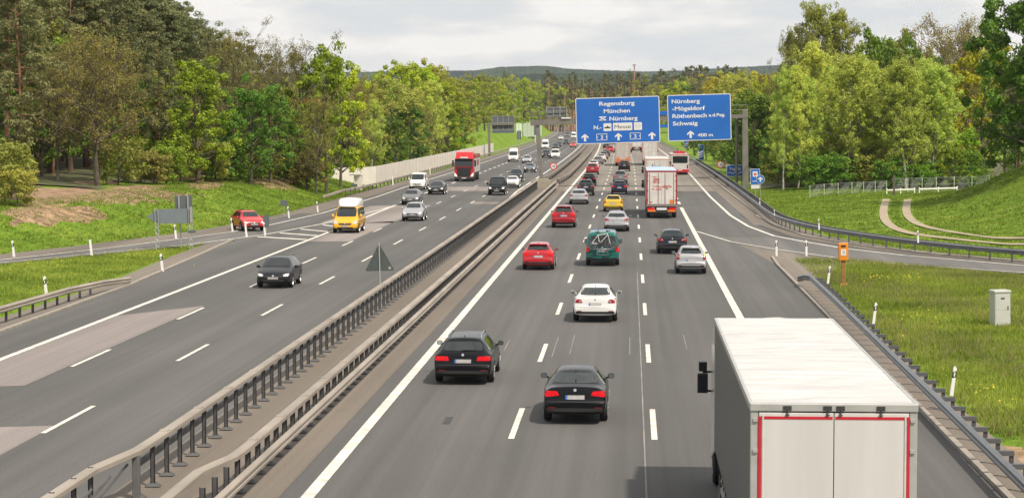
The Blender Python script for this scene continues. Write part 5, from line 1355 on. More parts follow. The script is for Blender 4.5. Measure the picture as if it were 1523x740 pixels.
# bus
bxs, bys = G(1011.5, 260)
t = tag(empty('bus', (bxs, bys, .01), rz=rad(.8)), 'white and red city bus joining from the right', 'bus', GO)
b = MB(); rrect(b, -1.27, 1.27, .42, 3.08, .22, .0, 12.0); b.build('body', mat('bus_white', (.48, .48, .47), .4, coat=.3), t, bevel=.05)
b = MB(); rrect(b, -1.28, 1.28, .40, .80, .08, -.03, 12.03); b.build('red_skirt', M_rtape, t); MB().box(-1.28, 1.28, -.012, 12.01, 2.83, 2.92).build('red_stripe', M_rtape, t)
b = MB(); rrect(b, -1.08, 1.08, 1.72, 2.70, .1, -.025, -.002); b.build('rear_window', M_glass, t)
b = MB()
for s in (-1, 1):
    for k in range(6): b.box(min(s * 1.272, s * 1.28), max(s * 1.272, s * 1.28), .5 + k * 1.9, 2.3 + k * 1.9, 1.5, 2.6)
b.build('side_window', M_glass, t)
b = MB(); rrect(b, -.75, .75, 3.08, 3.42, .12, 1.0, 3.4); b.build('roof_unit', M_rtape, t, bevel=.05); b = MB(); rrect(b, -.8, .8, 3.08, 3.3, .1, 5, 8); b.build('roof_unit', M_ch, t)
MB().tube([(-.35, 1.4, 3.3), (-.35, 1.3, 3.75)], .05).build('roof_pipe', M_ch, t)
for s in (-1, 1): MB().box(min(s * .98, s * 1.18), max(s * .98, s * 1.18), -.04, -.005, .95, 1.45).build('tail_light', M_tl, t)
MB().box(-.3, .3, -.045, -.031, .62, .76).build('number_plate', M_platew, t); MB().box(-1.1, 1.1, .05, 11.9, .18, .42).build('underbody', M_ch, t)
tyres(t, (-1.1, 1.1), 3.2, .48); tyres(t, (-1.1, 1.1), 9.2, .48)
# red oncoming lorry
lx, ly = G(690, 270)
t = tag(empty('articulated_lorry', (lx, ly, .01), rz=math.pi), 'red oncoming lorry with a tall cab', 'lorry', GI)   # local +Y is its nose
M_lr = P['brightred']; W = 2.5; hw = 1.25
vs = [(-hw, -2.2, .9), (hw, -2.2, .9), (hw, -.05, .45), (-hw, -.05, .45), (-hw, -2.2, 3.0), (hw, -2.2, 3.0), (hw, -.05, 1.9), (-hw, -.05, 1.9), (hw - .04, -.35, 3.0), (-hw + .04, -.35, 3.0)]
b = MB(); b.add(vs, [(0, 3, 2, 1), (0, 1, 5, 4), (2, 3, 7, 6), (6, 7, 9, 8), (8, 9, 4, 5), (1, 2, 6), (1, 6, 8, 5), (3, 0, 7), (0, 4, 9, 7)]); b.build('cab', M_lr, t, bevel=.06)
b = MB(); b.add([(-hw + .05, -2.2, 2.98), (hw - .05, -2.2, 2.98), (hw - .1, -.38, 2.98), (-hw + .1, -.38, 2.98), (-hw + .1, -2.2, 3.95), (hw - .1, -2.2, 3.95), (hw - .2, -1.0, 3.80), (-hw + .2, -1.0, 3.80)], [(0, 3, 2, 1), (4, 5, 6, 7), (0, 1, 5, 4), (2, 3, 7, 6), (1, 2, 6, 5), (3, 0, 4, 7)]); b.build('roof_fairing', M_lr, t, bevel=.08)
b = MB(); b.add([(-hw + .08, .0, 1.98), (hw - .08, .0, 1.98), (hw - .12, -.27, 2.92), (-hw + .12, -.27, 2.92)], [(0, 1, 2, 3)]); wsn = b.build('windscreen', M_glass, t)
b = MB(); b.box(-hw + .1, hw - .1, -.30, .08, 2.84, 2.98); b.build('sun_visor', M_trim, t, bevel=.02); MB().box(-.5, .5, -.36, -.25, 3.02, 3.2).build('name_board', M_wht, t)
b = MB(); b.add([(-.80, .01, .68), (.80, .01, .68), (.92, .01, 1.72), (-.92, .01, 1.72), (-.80, -.06, .68), (.80, -.06, .68), (.92, -.06, 1.72), (-.92, -.06, 1.72)], [(0, 1, 2, 3), (7, 6, 5, 4), (0, 4, 5, 1), (2, 6, 7, 3), (1, 5, 6, 2), (0, 3, 7, 4)]); gr = b.build('grille', M_trim, t)
b = MB()
for k in range(6): b.box(-.8, .8, .012, .03, .78 + k * .15, .83 + k * .15)
b.build('grille_bar', M_ch, gr)
MB().box(-hw + .1, hw - .1, .0, .03, 1.76, 1.84).build('nose_strip', M_trim, t)
b = MB(); b.box(-hw, hw, -.5, .06, .30, .62); b.build('bumper', M_ch, t, bevel=.05)
for s in (-1, 1):
    b = MB(); b.add([(s * .86, .07, .66), (s * 1.2, .05, .70), (s * 1.22, .04, 1.15), (s * 1.02, .06, .95)], [(0, 1, 2, 3)]); b.build('headlight', M_hlon, t)
    b = MB(); xs = s * (hw + .22); b.box(xs - .11, xs + .11, -.45, -.28, 1.95, 2.75); b.tube([(s * hw, -.4, 2.7), (xs, -.38, 2.72)], .03); b.tube([(s * hw, -.4, 2.0), (xs, -.38, 2.02)], .03); b.build('mirror', M_trim, t, bevel=.03)
    b = MB(); b.add([(s * (hw + .008), -1.25, 1.75), (s * (hw + .008), -.35, 1.85), (s * (hw + .0), -.50, 2.7), (s * (hw + .008), -1.25, 2.7)], [(0, 1, 2, 3)]); b.build('side_window', M_glass, t)
MB().box(-.3, .3, .065, .08, .40, .52).build('number_plate', M_platew, t)
b = MB(); b.box(-1.25, 1.25, -12.5, -2.9, 1.1, 3.45); b.build('trailer_box', mat('trailer_white', (.46, .44, .43), .5, var=.1), t, bevel=.02)
b = MB(); b.box(-1.26, 1.26, -12.5, -2.88, 2.95, 3.47); b.build('trailer_band', M_lr, t); MB().box(-1.1, 1.1, -12.4, -2.3, .75, 1.08).build('chassis', M_ch, t)
b = MB()
for s in (-1, 1): b.box(min(s * 1.255, s * 1.27), max(s * 1.255, s * 1.27), -9.5, -7.0, 2.0, 2.7)
b.build('red_print', M_lorryred, t)
for yy in (-1.2, -4.2, -9.0, -10.3): tyres(t, (-1.08, 1.08), yy, .5)
# ------------------------------------------------------------------ vegetation
def leafmat(name, c, c2, objvar=.22):
    return mat(name, c, .6, var=.12, scale=.55, c2=c2, spec=.25, objvar=objvar, transl=.30)
LM = dict(maple=leafmat('maple_leaf', (.20, .325, .014), (.30, .41, .025)), dark=leafmat('dark_leaf', (.085, .18, .016), (.145, .24, .028)), brown=leafmat('budding_leaf', (.18, .165, .038), (.26, .225, .06)),
          pine=leafmat('pine_needle', (.125, .145, .055), (.195, .205, .08)), birch=leafmat('birch_leaf', (.37, .45, .07), (.48, .55, .10)), yellow=leafmat('young_leaf', (.28, .37, .014), (.37, .44, .026)),
          olive=leafmat('olive_leaf', (.245, .265, .044), (.33, .335, .064)), shrub=leafmat('shrub_leaf', (.14, .26, .018), (.21, .31, .03)), gold=leafmat('golden_leaf', (.37, .35, .018), (.45, .42, .028)))
LM['big'] = leafmat('fresh_dark_leaf', (.062, .155, .011), (.105, .205, .017))
M_bark = mat('grey_bark', (.085, .068, .052), .9, var=.3, scale=4, bump=.5)
M_pbark = mat('pine_bark', (.17, .085, .045), .9, var=.3, scale=3, bump=.5)
M_bbark = mat('birch_bark', (.33, .31, .27), .8, var=.45, scale=2.2, stretch=(1, 1, 3))
def leaves_mesh(name, C, Rv, per, size, rng, droop=0., flat=0., outward=.95):
    # C: clump centres (n,3), Rv: clump radii (n,3); little leaf quads spread through every clump
    n = len(C); M = n * per
    d = rng.normal(size=(M, 3)); d /= np.linalg.norm(d, axis=1)[:, None]
    r = rng.uniform(.25, 1.0, size=M) ** .55
    c = np.repeat(C, per, 0); R = np.repeat(Rv, per, 0)
    p = c + d * r[:, None] * R
    if droop: p[:, 2] -= droop * np.linalg.norm((p - c)[:, :2], axis=1)
    nm = d * outward + rng.normal(size=(M, 3)) * .45; nm[:, 2] += flat
    nm /= np.linalg.norm(nm, axis=1)[:, None]
    a = np.cross(nm, rng.normal(size=(M, 3))); a /= np.linalg.norm(a, axis=1)[:, None]; b = np.cross(nm, a)
    s = size * rng.uniform(.55, 1.3, size=(M, 1)); asp = rng.uniform(.55, .9, size=(M, 1))
    bendv = nm * s * .18
    V = np.stack([p - a * s, p - b * s * asp + bendv, p + a * s, p + b * s * asp + bendv], 1).reshape(-1, 3)
    me = bpy.data.meshes.new(name)
    me.vertices.add(4 * M); me.vertices.foreach_set('co', V.astype(np.float32).ravel())
    me.loops.add(4 * M); me.loops.foreach_set('vertex_index', np.arange(4 * M, dtype=np.int32))
    me.polygons.add(M); me.polygons.foreach_set('loop_start', np.arange(0, 4 * M, 4, dtype=np.int32))
    me.update(calc_edges=True)
    return me
def limbs(rng, h, base, n, spread, up, r0, crooked=.08, sub=3, twig=0, lean=0):
    # trunk, limbs, side branches: returns a MB and the tips
    b = MB(); tips = []
    tr = [np.array([0., 0., -.6])]; x = np.zeros(2); K = 8
    for k in range(1, K + 1):
        x = x + rng.normal(size=2) * crooked * h / K; tr.append(np.array([x[0] + lean * h * k / K, x[1], h * .93 * k / K]))
    rs = [r0 * (1.25 if k == 0 else (1 - .88 * k / K)) for k in range(K + 1)]
    b.tube(tr, rs, 8, cap=False)
    for i in range(n):
        f = base + (1 - base) * (i + rng.uniform(0, .8)) / n; f = min(f, .97)
        q = f * K * 1.0; k0 = min(int(q), K - 1); p0 = tr[k0] + (tr[k0 + 1] - tr[k0]) * (q - k0)
        az = i * 2.4 + rng.uniform(-.5, .5); env = spread(f) * rng.uniform(.75, 1.12)
        p0r = max(.02, r0 * (1 - .88 * f) * .62)
        p2 = p0 + np.array([math.cos(az) * env, math.sin(az) * env, up(f) * env * rng.uniform(.7, 1.3)])
        pm = (p0 + p2) / 2 + np.array([0, 0, .12 * env]) + rng.normal(size=3) * .07 * env
        b.tube([p0, pm, p2], [p0r, p0r * .6, p0r * .22], 5, cap=False); tips.append((p2, f, env)); tips.append((pm * .45 + p2 * .55, f, env))
        for j in range(sub):
            t = rng.uniform(.3, .95); s = pm + (p2 - pm) * t if t > .5 else p0 + (pm - p0) * (t + .5)
            e = s + rng.normal(size=3) * env * .32 + np.array([math.cos(az), math.sin(az), up(f) + .2]) * env * .25
            b.tube([s, (s + e) / 2 + rng.normal(size=3) * .05 * env, e], [p0r * .35, p0r * .25, p0r * .1], 4, cap=False); tips.append((e, f, env))
            for w_ in range(twig):
                ee = e + rng.normal(size=3) * env * .16 + np.array([0, 0, env * .10]); b.tube([s + (e - s) * rng.uniform(.4, 1), ee], [max(.03, p0r * .15), .018], 3, cap=False); tips.append((ee, f, env))
    return b, tips
TP = {}
def proto(kind, i):
    key = (kind, i)
    if key in TP: return TP[key]
    rng = np.random.default_rng(100 * (list(LM).index(kind) + 1) + i)
    bark = M_bark
    if kind in ('maple', 'dark', 'yellow', 'olive', 'gold'):
        H = 14.; base = .10 if kind != 'gold' else .2
        w_ = {'maple': 4.6, 'dark': 4.8, 'yellow': 3.9, 'olive': 4.2, 'gold': 4.2}[kind] * rng.uniform(.9, 1.1)
        sp = lambda f: w_ * (max(.08, 1 - ((f - .42) / .60) ** 2)) ** .6
        b, tips = limbs(rng, H, base, 26, sp, lambda f: .15 + .7 * f, .26, sub=3)
        C = np.array([t[0] for t in tips]); keep = rng.uniform(size=len(C)) < (.86 if kind in ('maple', 'dark') else .74); C = C[keep]
        R = rng.uniform(.55, 1.15, size=(len(C), 1)) * np.array([[1, 1, .72]]) * {'maple': 1.0, 'dark': 1.05, 'yellow': .85, 'olive': .95, 'gold': .9}[kind]
        me = leaves_mesh(kind, C, R, {'maple': 100, 'dark': 105, 'yellow': 78, 'olive': 85, 'gold': 78}[kind], {'maple': .185, 'dark': .185, 'yellow': .165, 'olive': .15, 'gold': .165}[kind], rng, flat=.35)
    elif kind == 'brown':
        H = 14.; w_ = 4.2 * rng.uniform(.85, 1.15)
        sp = lambda f: w_ * (max(.08, 1 - ((f - .5) / .58) ** 2)) ** .6
        b, tips = limbs(rng, H, .26, 22, sp, lambda f: .35 + .8 * f, .25, sub=5, twig=4)
        C = np.array([t[0] for t in tips]); keep = rng.uniform(size=len(C)) < .8; C = C[keep]
        R = rng.uniform(.3, .75, size=(len(C), 1)) * np.array([[1, 1, .9]])
        me = leaves_mesh(kind, C, R, 24, .085, rng)
    elif kind == 'pine':
        H = 22.; bark = M_pbark; w_ = 3.0 * rng.uniform(.85, 1.15); base = .38 if i < 3 else .2
        sp = lambda f: w_ * (max(.1, 1 - ((f - .62) / .46) ** 2)) ** .55 * (1 if f > .45 else .7)
        b, tips = limbs(rng, H, base, 30, sp, lambda f: -.05 + .55 * max(0, f - .5), .24, crooked=.03, sub=4)
        C = np.array([t[0] for t in tips]); keep = rng.uniform(size=len(C)) < .9; C = C[keep]
        R = rng.uniform(.5, .95, size=(len(C), 1)) * np.array([[1, 1, .55]])
        me = leaves_mesh(kind, C, R, 84, .13, rng, flat=.25)
    elif kind == 'birch':
        H = 18.; bark = M_bbark; w_ = 2.3 * rng.uniform(.85, 1.2)
        sp = lambda f: w_ * (max(.06, 1 - ((f - .34) / .68) ** 2)) ** .85
        b, tips = limbs(rng, H, .17, 40, sp, lambda f: .7 + .8 * f, .17, sub=5)
        C = np.array([t[0] for t in tips]); C = np.concatenate([C, C + rng.normal(size=C.shape) * .45 + np.array([0, 0, .25])])
        keep = rng.uniform(size=len(C)) < .92; C = C[keep]
        R = rng.uniform(.25, .62, size=(len(C), 1)) * np.array([[1, 1, 1.0]])
        me = leaves_mesh(kind, C, R, 62, .092, rng, droop=.1)
    else:
        H = 4.; w_ = 1.9
        sp = lambda f: w_ * (max(.1, 1 - ((f - .35) / .7) ** 2)) ** .5
        b, tips = limbs(rng, H, .05, 18, sp, lambda f: .5, .07, sub=3)
        C = np.array([t[0] for t in tips]); C[:, 2] = np.maximum(C[:, 2], .3)
        R = rng.uniform(.35, .65, size=(len(C), 1)) * np.array([[1, 1, .8]])
        me = leaves_mesh(kind, C, R, 34, .12, rng, flat=.25)
    me.materials.append(LM[kind])
    vz = np.empty(len(me.vertices) * 3, dtype=np.float32); me.vertices.foreach_get('co', vz); H = float(np.percentile(vz[2::3], 99.6))
    tb = b.build('trunk', bark, smooth=True); tm = tb.data; bpy.data.objects.remove(tb)
    TP[key] = (me, tm, H); return TP[key]
CAT = dict(maple='broadleaf tree', dark='broadleaf tree', brown='budding tree', pine='pine tree', birch='birch tree', yellow='young tree', olive='broadleaf tree', gold='golden tree', shrub='shrub')
NV = dict(pine=4, birch=4, maple=3, dark=3, brown=4, olive=3, yellow=3, gold=2, shrub=3)
treeR = random.Random(11)
def tree(kind, x, y, htot, label, group, wide=1.0, z=None, leaf=None, lean=0, sink=0.):
    i = treeR.randrange(NV[kind]); cm, tm, H = proto(kind, i); s = htot / H
    nm = {'pine': 'pine_tree', 'birch': 'birch_tree', 'shrub': 'shrub'}.get(kind, 'broadleaf_tree')
    t = tag(empty(nm, (x, y, (zt(x, y) if z is None else z) - sink), treeR.uniform(0, 6.28), lean), label, CAT[kind], group)
    ss = s * wide * treeR.uniform(.93, 1.07); t.scale = (ss, ss, s)
    o = bpy.data.objects.new('trunk', tm); COL.objects.link(o); o.parent = t
    o = bpy.data.objects.new('crown', cm); COL.objects.link(o); o.parent = t
    if leaf: opaint(o, LM[leaf])
    return t
def tree_px(kind, px, Y, ytop, label, group, wide=1.0, **k):
    x = XatY(px, Y); z = zt(x, Y); h = ZatY(ytop, Y) - z
    return tree(kind, x, Y, h, label, group, wide, **k)
GLT, GRT = 'trees of the wood on the left bank', 'trees of the wood on the right'
LW = 'wood on the left bank'
# --- the wood on the left bank, front trees one by one
for a in [
    ('brown', 145, 186, 40, 'budding tree with a forked bare trunk at the leaf-littered edge of the left wood', 1.05),
    ('maple', 293, 207, 88, 'bright green maple, the largest fresh crown at the front of the left wood', .95),
    ('maple', 262, 214, 150, 'smaller bright green tree tucked against the left side of the largest maple', .9),
    ('maple', 192, 238, 14, 'light green treetop rising between the pines of the left wood', .62),
    ('dark', 372, 214, 112, 'deep green broadleaf tree right of the bright maple', .85),
    ('dark', 402, 222, 128, 'second deep green broadleaf tree, beside the leaning trunk', .85),
    ('brown', 236, 212, 95, 'olive-brown budding tree left of the bright maple', .9),
    ('brown', 345, 238, 30, 'bare-topped budding tree standing above the deep green broadleaves', .72),
    ('brown', 412, 246, 56, 'twiggy brown treetop left of the yellow-green tree at the end of the left wood', .75),
    ('brown', 442, 234, 52, 'bare twiggy tree with a leaning trunk beside the yellow-green one', .8),
    ('maple', 484, 233, 66, 'yellow-green tall tree with several trunks at the end of the left wood', .7),
    ('brown', 470, 226, 130, 'lower budding tree before the tall one at the end of the left wood', .75),
    ('yellow', 506, 247, 86, 'yellow-green tree at the right-hand end of the left wood', .72),
    ('brown', 524, 268, 108, 'budding tree at the near end of the noise barrier', .7),
    ('olive', 60, 205, 20, 'dull olive broadleaf tree between the leftmost pines', .8),
    ('olive', 100, 222, 30, 'second olive broadleaf behind the tree with the forked trunk', .8),
    ('maple', 160, 205, 165, 'young green tree directly behind the forked trunk', .8),
    ('maple', 212, 205, 200, 'low fresh green tree at the meadow edge left of the largest maple', .9),
    ('dark', 320, 216, 190, 'low dark green tree under the right side of the bright maple', .9)]:
    tree_px(a[0], a[1], a[2], a[3], a[4], GLT, a[5])
for k, (px, Y, yt) in enumerate([(8, 178, -150), (35, 196, -120), (72, 206, -105), (105, 214, -90), (130, 226, -60), (168, 228, -45), (200, 236, -20), (222, 238, -2), (252, 236, -8), (270, 244, 2), (292, 246, 22), (318, 252, 36), (338, 262, 50), (55, 225, -80), (90, 240, -70), (150, 250, -55), (362, 270, 62), (385, 280, 70), (28, 172, -60)]):
    lab = ['dark pine filling the upper left corner', 'tall pine of the group in the upper left of the left wood'][0 if k in (0,) else 1]
    if k in (7, 8, 9, 10, 11): lab = 'dark pine on the skyline above the bright maple'
    if k in (12, 16, 17): lab = 'pine top on the skyline behind the bare twiggy trees'
    if k == 18: lab = 'low-branched pine right at the left edge of the photo'
    tree_px('pine', px, Y, yt, lab, GLT, .95)
for k in range(34):
    Y = treeR.uniform(215, 320); px = treeR.uniform(-20, 330)
    tree_px('pine', px, Y, np.interp(px, [0, 200, 270, 340], [-80, -30, 15, 60]) + treeR.uniform(-10, 40), 'pine standing in the dense upper part of the left wood', GLT, 1.1)
for k in range(120):
    Y = treeR.uniform(190, 330); px = treeR.uniform(-25, 520); x = XatY(px, Y)
    if x > eL(Y) - 13: continue
    kd = treeR.choice(['olive', 'dark', 'brown', 'pine', 'olive', 'brown', 'maple'])
    top = np.interp(px, [0, 200, 300, 400, 530], [40, 60, 110, 135, 150]) + treeR.uniform(-25, 45)
    tree_px(kd, px, Y, top, {'pine': 'pine hidden among the broadleaves of the left wood', 'dark': 'dark green tree inside the left wood', 'olive': 'olive green tree inside the left wood', 'brown': 'budding brownish tree inside the left wood', 'maple': 'fresh green tree inside the left wood'}[kd], GLT, .85)
for k, (px, py) in enumerate([(-8, 304), (4, 300), (14, 306), (168, 279), (184, 276), (203, 276), (222, 276), (240, 275), (262, 272), (286, 270), (308, 270), (330, 268), (352, 266), (376, 264), (398, 262), (418, 262), (452, 262), (300, 262), (226, 268), (246, 266)]):
    x, y = G(px, py, 2.2)
    z_ = zt(x, y)
    lb = ['tallest yellowish bush at the left edge of the photo, before the wood', 'middle yellowish bush at the left edge of the photo, before the wood', 'smallest yellowish bush at the left edge of the photo, before the wood'][k] if k < 3 else 'green bush along the lower edge of the left wood'
    tree('shrub', x, y + 2, (4.6, 3.6, 2.8)[k] if k < 3 else treeR.uniform(2.6, 4.6), lb, 'bushes along the left wood', 1.1, leaf='olive' if k < 3 else treeR.choice(['shrub', 'shrub', 'dark', 'olive', 'brown']))
# --- trees behind the noise barrier
lab2 = {'olive': 'olive green tree in the row behind the noise barrier', 'yellow': 'yellow-green tree in the row behind the noise barrier', 'brown': 'brownish budding tree behind the noise barrier', 'dark': 'darker green tree low behind the noise barrier', 'maple': 'bright green tree towards the far end of the noise barrier', 'pine': 'pine standing behind the noise barrier trees', 'birch': 'slender pale tree behind the noise barrier', 'gold': 'golden tree behind the noise barrier'}
G2 = 'trees behind the noise barrier'
for (kd, px, Y, yt, wd) in [('birch', 560, 300, 150, 1.0), ('olive', 548, 330, 120, .95), ('olive', 580, 350, 112, 1.0), ('yellow', 600, 400, 92, .9), ('yellow', 622, 420, 98, .9), ('gold', 642, 440, 90, .8), ('olive', 660, 430, 104, .9), ('dark', 655, 352, 158, .95), ('olive', 690, 400, 160, .9),
        ('dark', 628, 330, 176, .7), ('olive', 680, 455, 112, .95), ('brown', 668, 372, 150, .8), ('dark', 712, 440, 168, .9), ('yellow', 705, 480, 118, .9), ('olive', 730, 500, 114, .95), ('maple', 700, 420, 150, .9), ('maple', 735, 450, 150, .85), ('maple', 752, 500, 138, .85), ('maple', 770, 540, 132, .9), ('maple', 788, 580, 126, .9),
        ('maple', 806, 640, 128, .9), ('yellow', 822, 680, 124, .95), ('yellow', 833, 720, 128, .9), ('olive', 760, 560, 112, .9), ('yellow', 780, 610, 116, .9), ('olive', 800, 680, 120, .9), ('yellow', 745, 520, 118, .9), ('brown', 596, 300, 205, .5), ('brown', 530, 275, 160, .7), ('olive', 515, 270, 140, .8), ('dark', 540, 268, 190, .8),
        ('olive', 720, 560, 108, .9), ('birch', 640, 395, 120, 1.1), ('yellow', 680, 420, 120, .9), ('maple', 716, 430, 175, .8), ('olive', 614, 372, 128, .9)]:
    if Y >= 480 or px > 735:
        yc = np.arange(480, 1500, 10.0); pc = np.array([938 + (-39.0 + bend(q)) * F / q for q in yc])
        if px < pc.max(): Y = float(yc[int(np.argmax(pc >= px))]); x = -39.0 - treeR.uniform(0, 2.5) + bend(Y)
        else: Y = treeR.uniform(1180, 1350); x = XatY(px, Y)
    else: x = min(XatY(px, Y), -35.5 + bend(Y))
    tree(kd, x, Y, ZatY(yt, Y) - zt(x, Y), lab2[kd], G2, wd)
for k in range(70):
    Y = treeR.uniform(300, 1000); px = treeR.uniform(520, 800); x = XatY(px, Y)
    if x > -42 + bend(Y): continue
    if Y > 470 and x > -41 + bend(Y): continue
    kd = treeR.choice(['olive', 'olive', 'yellow', 'brown', 'pine', 'yellow', 'birch', 'maple'])
    top = np.interp(px, [520, 600, 640, 700, 835], [122, 112, 108, 122, 138]) + treeR.uniform(-8, 26)
    tree_px(kd, px, Y, top, lab2[kd], G2, .9)
for k in range(26):
    Y = 268 + k * 9; x = -38.5 - treeR.uniform(0, 4) + bend(Y)
    if 592 < 938 + x * F / Y < 632: continue
    tree('shrub', x, Y, treeR.uniform(2.5, 4.5), 'bush growing against the back of the noise barrier', 'bushes behind the noise barrier', 1.2, leaf=treeR.choice(['olive', 'brown', 'shrub', 'dark']))
# --- right wood
lab3 = {'birch': 'pale green birch with a slim light trunk in the stand on the right', 'olive': 'tall olive green tree behind the birches', 'brown': 'sparse brownish tree above the birches', 'dark': 'dark green tree at the foot of the right wood', 'gold': 'golden-leaved tree between the birches and the dark tree at the right edge', 'maple': 'fresh green tree low among the birches', 'pine': 'pine in the right wood', 'yellow': 'yellow-green tree in the right wood'}
for (kd, px, Y, yt, lb, wd) in [
    ('birch', 1213, 300, 8, 'tallest olive treetop of the right wood', .8), ('birch', 1252, 300, 18, 'second tallest olive treetop, just right of the tallest', .82), ('birch', 1170, 310, 48, 'olive treetop left of the tallest in the right wood', .6), ('brown', 1190, 305, 30, 'bare twigs rising between the olive treetops of the right wood', .55),
    ('brown', 1152, 320, 92, None, .6), ('birch', 1208, 268, 66, 'birch with a clearly visible pale trunk, leftmost of the front row', 1.0), ('birch', 1262, 262, 84, None, 1.15), ('birch', 1288, 270, 92, None, 1.1), ('birch', 1315, 266, 105, None, 1.05), ('birch', 1348, 258, 90, None, 1.1), ('birch', 1372, 268, 92, None, 1.1),
    ('birch', 1392, 262, 98, 'broad pale birch at the right end of the front row', 1.25), ('birch', 1236, 278, 100, None, 1.0), ('birch', 1180, 290, 112, None, 1.0), ('birch', 1330, 280, 120, None, 1.0), ('birch', 1410, 280, 150, None, 1.0),
    ('dark', 1300, 300, 48, 'dark green treetop just right of the olive tops', .62), ('dark', 1335, 310, 52, 'second dark green treetop behind the birches', .62), ('olive', 1318, 306, 48, None, .6), ('brown', 1405, 296, 26, 'tall sparse brown tree on the skyline right of the birches', .85), ('brown', 1440, 290, 34, 'second sparse brown tree, next to the golden one', .7), ('brown', 1425, 305, 30, None, .7),
    ('gold', 1462, 270, 62, 'golden-leaved tree between the birches and the dark tree at the right edge', .85), ('gold', 1440, 284, 100, 'smaller golden tree below the sparse brown ones', .8), ('olive', 1385, 310, 72, None, .7), ('maple', 1440, 262, 190, None, .8), ('maple', 1420, 256, 215, None, .8), ('dark', 1362, 300, 80, None, .7),
    ('yellow', 1140, 330, 118, 'yellow-green tree just right of the gantry post', .8), ('yellow', 1122, 345, 132, None, .7), ('dark', 1128, 300, 160, 'dark green tree behind the small blue signs', .9), ('dark', 1155, 290, 190, None, .9), ('dark', 1098, 340, 165, None, .9), ('dark', 1075, 380, 160, None, .9), ('dark', 1050, 430, 172, None, .9), ('dark', 1032, 500, 175, None, .8),
    ('olive', 1110, 380, 112, None, .9), ('olive', 1090, 420, 108, None, .9), ('brown', 1180, 285, 190, None, .7), ('dark', 1205, 300, 215, None, 1.0), ('dark', 1260, 300, 220, None, 1.0), ('dark', 1320, 300, 225, None, 1.0), ('dark', 1380, 300, 225, None, 1.0)]:
    tree_px(kd, px, Y, yt, lb or lab3[kd], GRT, wd, leaf='olive' if kd == 'birch' and Y >= 300 else None)
for k in range(20):
    tree_px('birch', 1165 + k * 12.6 + treeR.uniform(-5, 5), treeR.uniform(258, 290), treeR.uniform(84, 150), lab3['birch'], GRT, treeR.uniform(.75, 1.05))
for (kd, px, Y, yt, lb, wd) in [('shrubtree', 1530, 205, -25, 'large dark green tree at the right edge of the photo', .85), ('shrubtree', 1580, 200, -45, 'dark green tree cut off by the right edge of the photo', .95), ('shrubtree', 1512, 225, 70, 'dark green tree at the top of the right mound', .7), ('shrubtree', 1535, 214, 90, 'lower dark green tree on the crest of the right mound', .8), ('pine', 1515, 212, 120, 'low dark conifer on the crest of the right mound', 1.3)]:
    if kd == 'shrubtree': tree_px('dark', px, Y, yt, lb, GRT, wd, sink=.4, leaf='big')
    else: tree_px(kd, px, Y, yt, lb, GRT, wd, sink=.4)
for k in range(60):
    Y = treeR.uniform(290, 420); px = treeR.uniform(1110, 1500)
    kd = treeR.choice(['olive', 'birch', 'dark', 'brown', 'dark', 'olive', 'maple'])
    top = np.interp(px, [1110, 1200, 1300, 1400, 1500], [140, 110, 110, 110, 130]) + treeR.uniform(-10, 50)
    tree_px(kd, px, Y, top, {'olive': 'olive green tree inside the right wood', 'birch': 'pale green tree inside the right wood', 'dark': 'dark green tree inside the right wood', 'brown': 'brownish tree inside the right wood', 'maple': 'fresh green tree inside the right wood'}[kd], GRT, .85)
for k in range(40):
    Y = treeR.uniform(255, 300); px = treeR.uniform(1140, 1480)
    if px < 1200 and Y < 275: continue
    tree('shrub', XatY(px, Y), Y, treeR.uniform(2.5, 5), 'green bush between the trunks of the right wood', 'bushes in the right wood', 1.2, leaf=treeR.choice(['shrub', 'dark', 'dark', 'olive']))
for Y, dx in [(272, 19), (300, 19), (330, 20), (365, 19), (405, 19), (450, 19), (500, 19), (560, 19), (620, 19), (290, 23), (350, 23)]:
    tree('shrub', dx + bend(Y), Y, treeR.uniform(3, 4.6), 'dark bush on the slope behind the right guard rail', 'bushes in the right wood', 1.2, leaf=treeR.choice(['dark', 'dark', 'shrub']))
# --- unseen trees added behind the viewer, for the car bodies to reflect
for k in range(44):
    Y = -treeR.uniform(30, 260); sd = treeR.choice((-1, 1)); X = sd * treeR.uniform(34, 62) - 6
    kd = treeR.choice(['olive', 'dark', 'pine', 'maple', 'pine']); tree(kd, X, Y, treeR.uniform(13, 22), 'unseen tree added behind the viewer for reflections in the cars', 'unseen trees added behind the viewer for reflections', 1.1, z=0)
# --- along the road far ahead, right side
lab4 = {'olive': 'olive tree lining the far right side of the road', 'yellow': 'bright yellow-green tree far off on the right', 'dark': 'dark tree lining the far right side of the road', 'maple': 'green tree lining the far right side of the road', 'brown': 'brownish tree lining the far right side of the road', 'pine': 'pine lining the far right side of the road', 'gold': 'golden tree lining the far right side of the road'}
G4 = 'trees along the far right side of the road'
for k in range(64):
    Y = treeR.uniform(430, 1150); X = treeR.uniform(24, 85) + bend(Y); px = 938 + X * F / Y
    if px > 1150 or px < 985: continue
    kd = treeR.choice(['olive', 'dark', 'brown', 'yellow', 'maple', 'gold', 'pine'])
    tree(kd, X, Y, ZatY(np.interp(px, [985, 1060, 1150], [122, 116, 104]) + treeR.uniform(-6, 16), Y) - zt(X, Y), lab4[kd], G4, .95)
for (kd, px, Y, yt, lb) in [('yellow', 1003, 900, 124, 'bright yellow-green tree between the two blue signs'), ('dark', 1022, 900, 116, 'dark round tree right of the yellow-green one between the signs'), ('yellow', 1012, 980, 128, 'second yellow-green tree behind the narrower blue sign')]:
    tree_px(kd, px, Y, yt, lb, G4, 1.1)
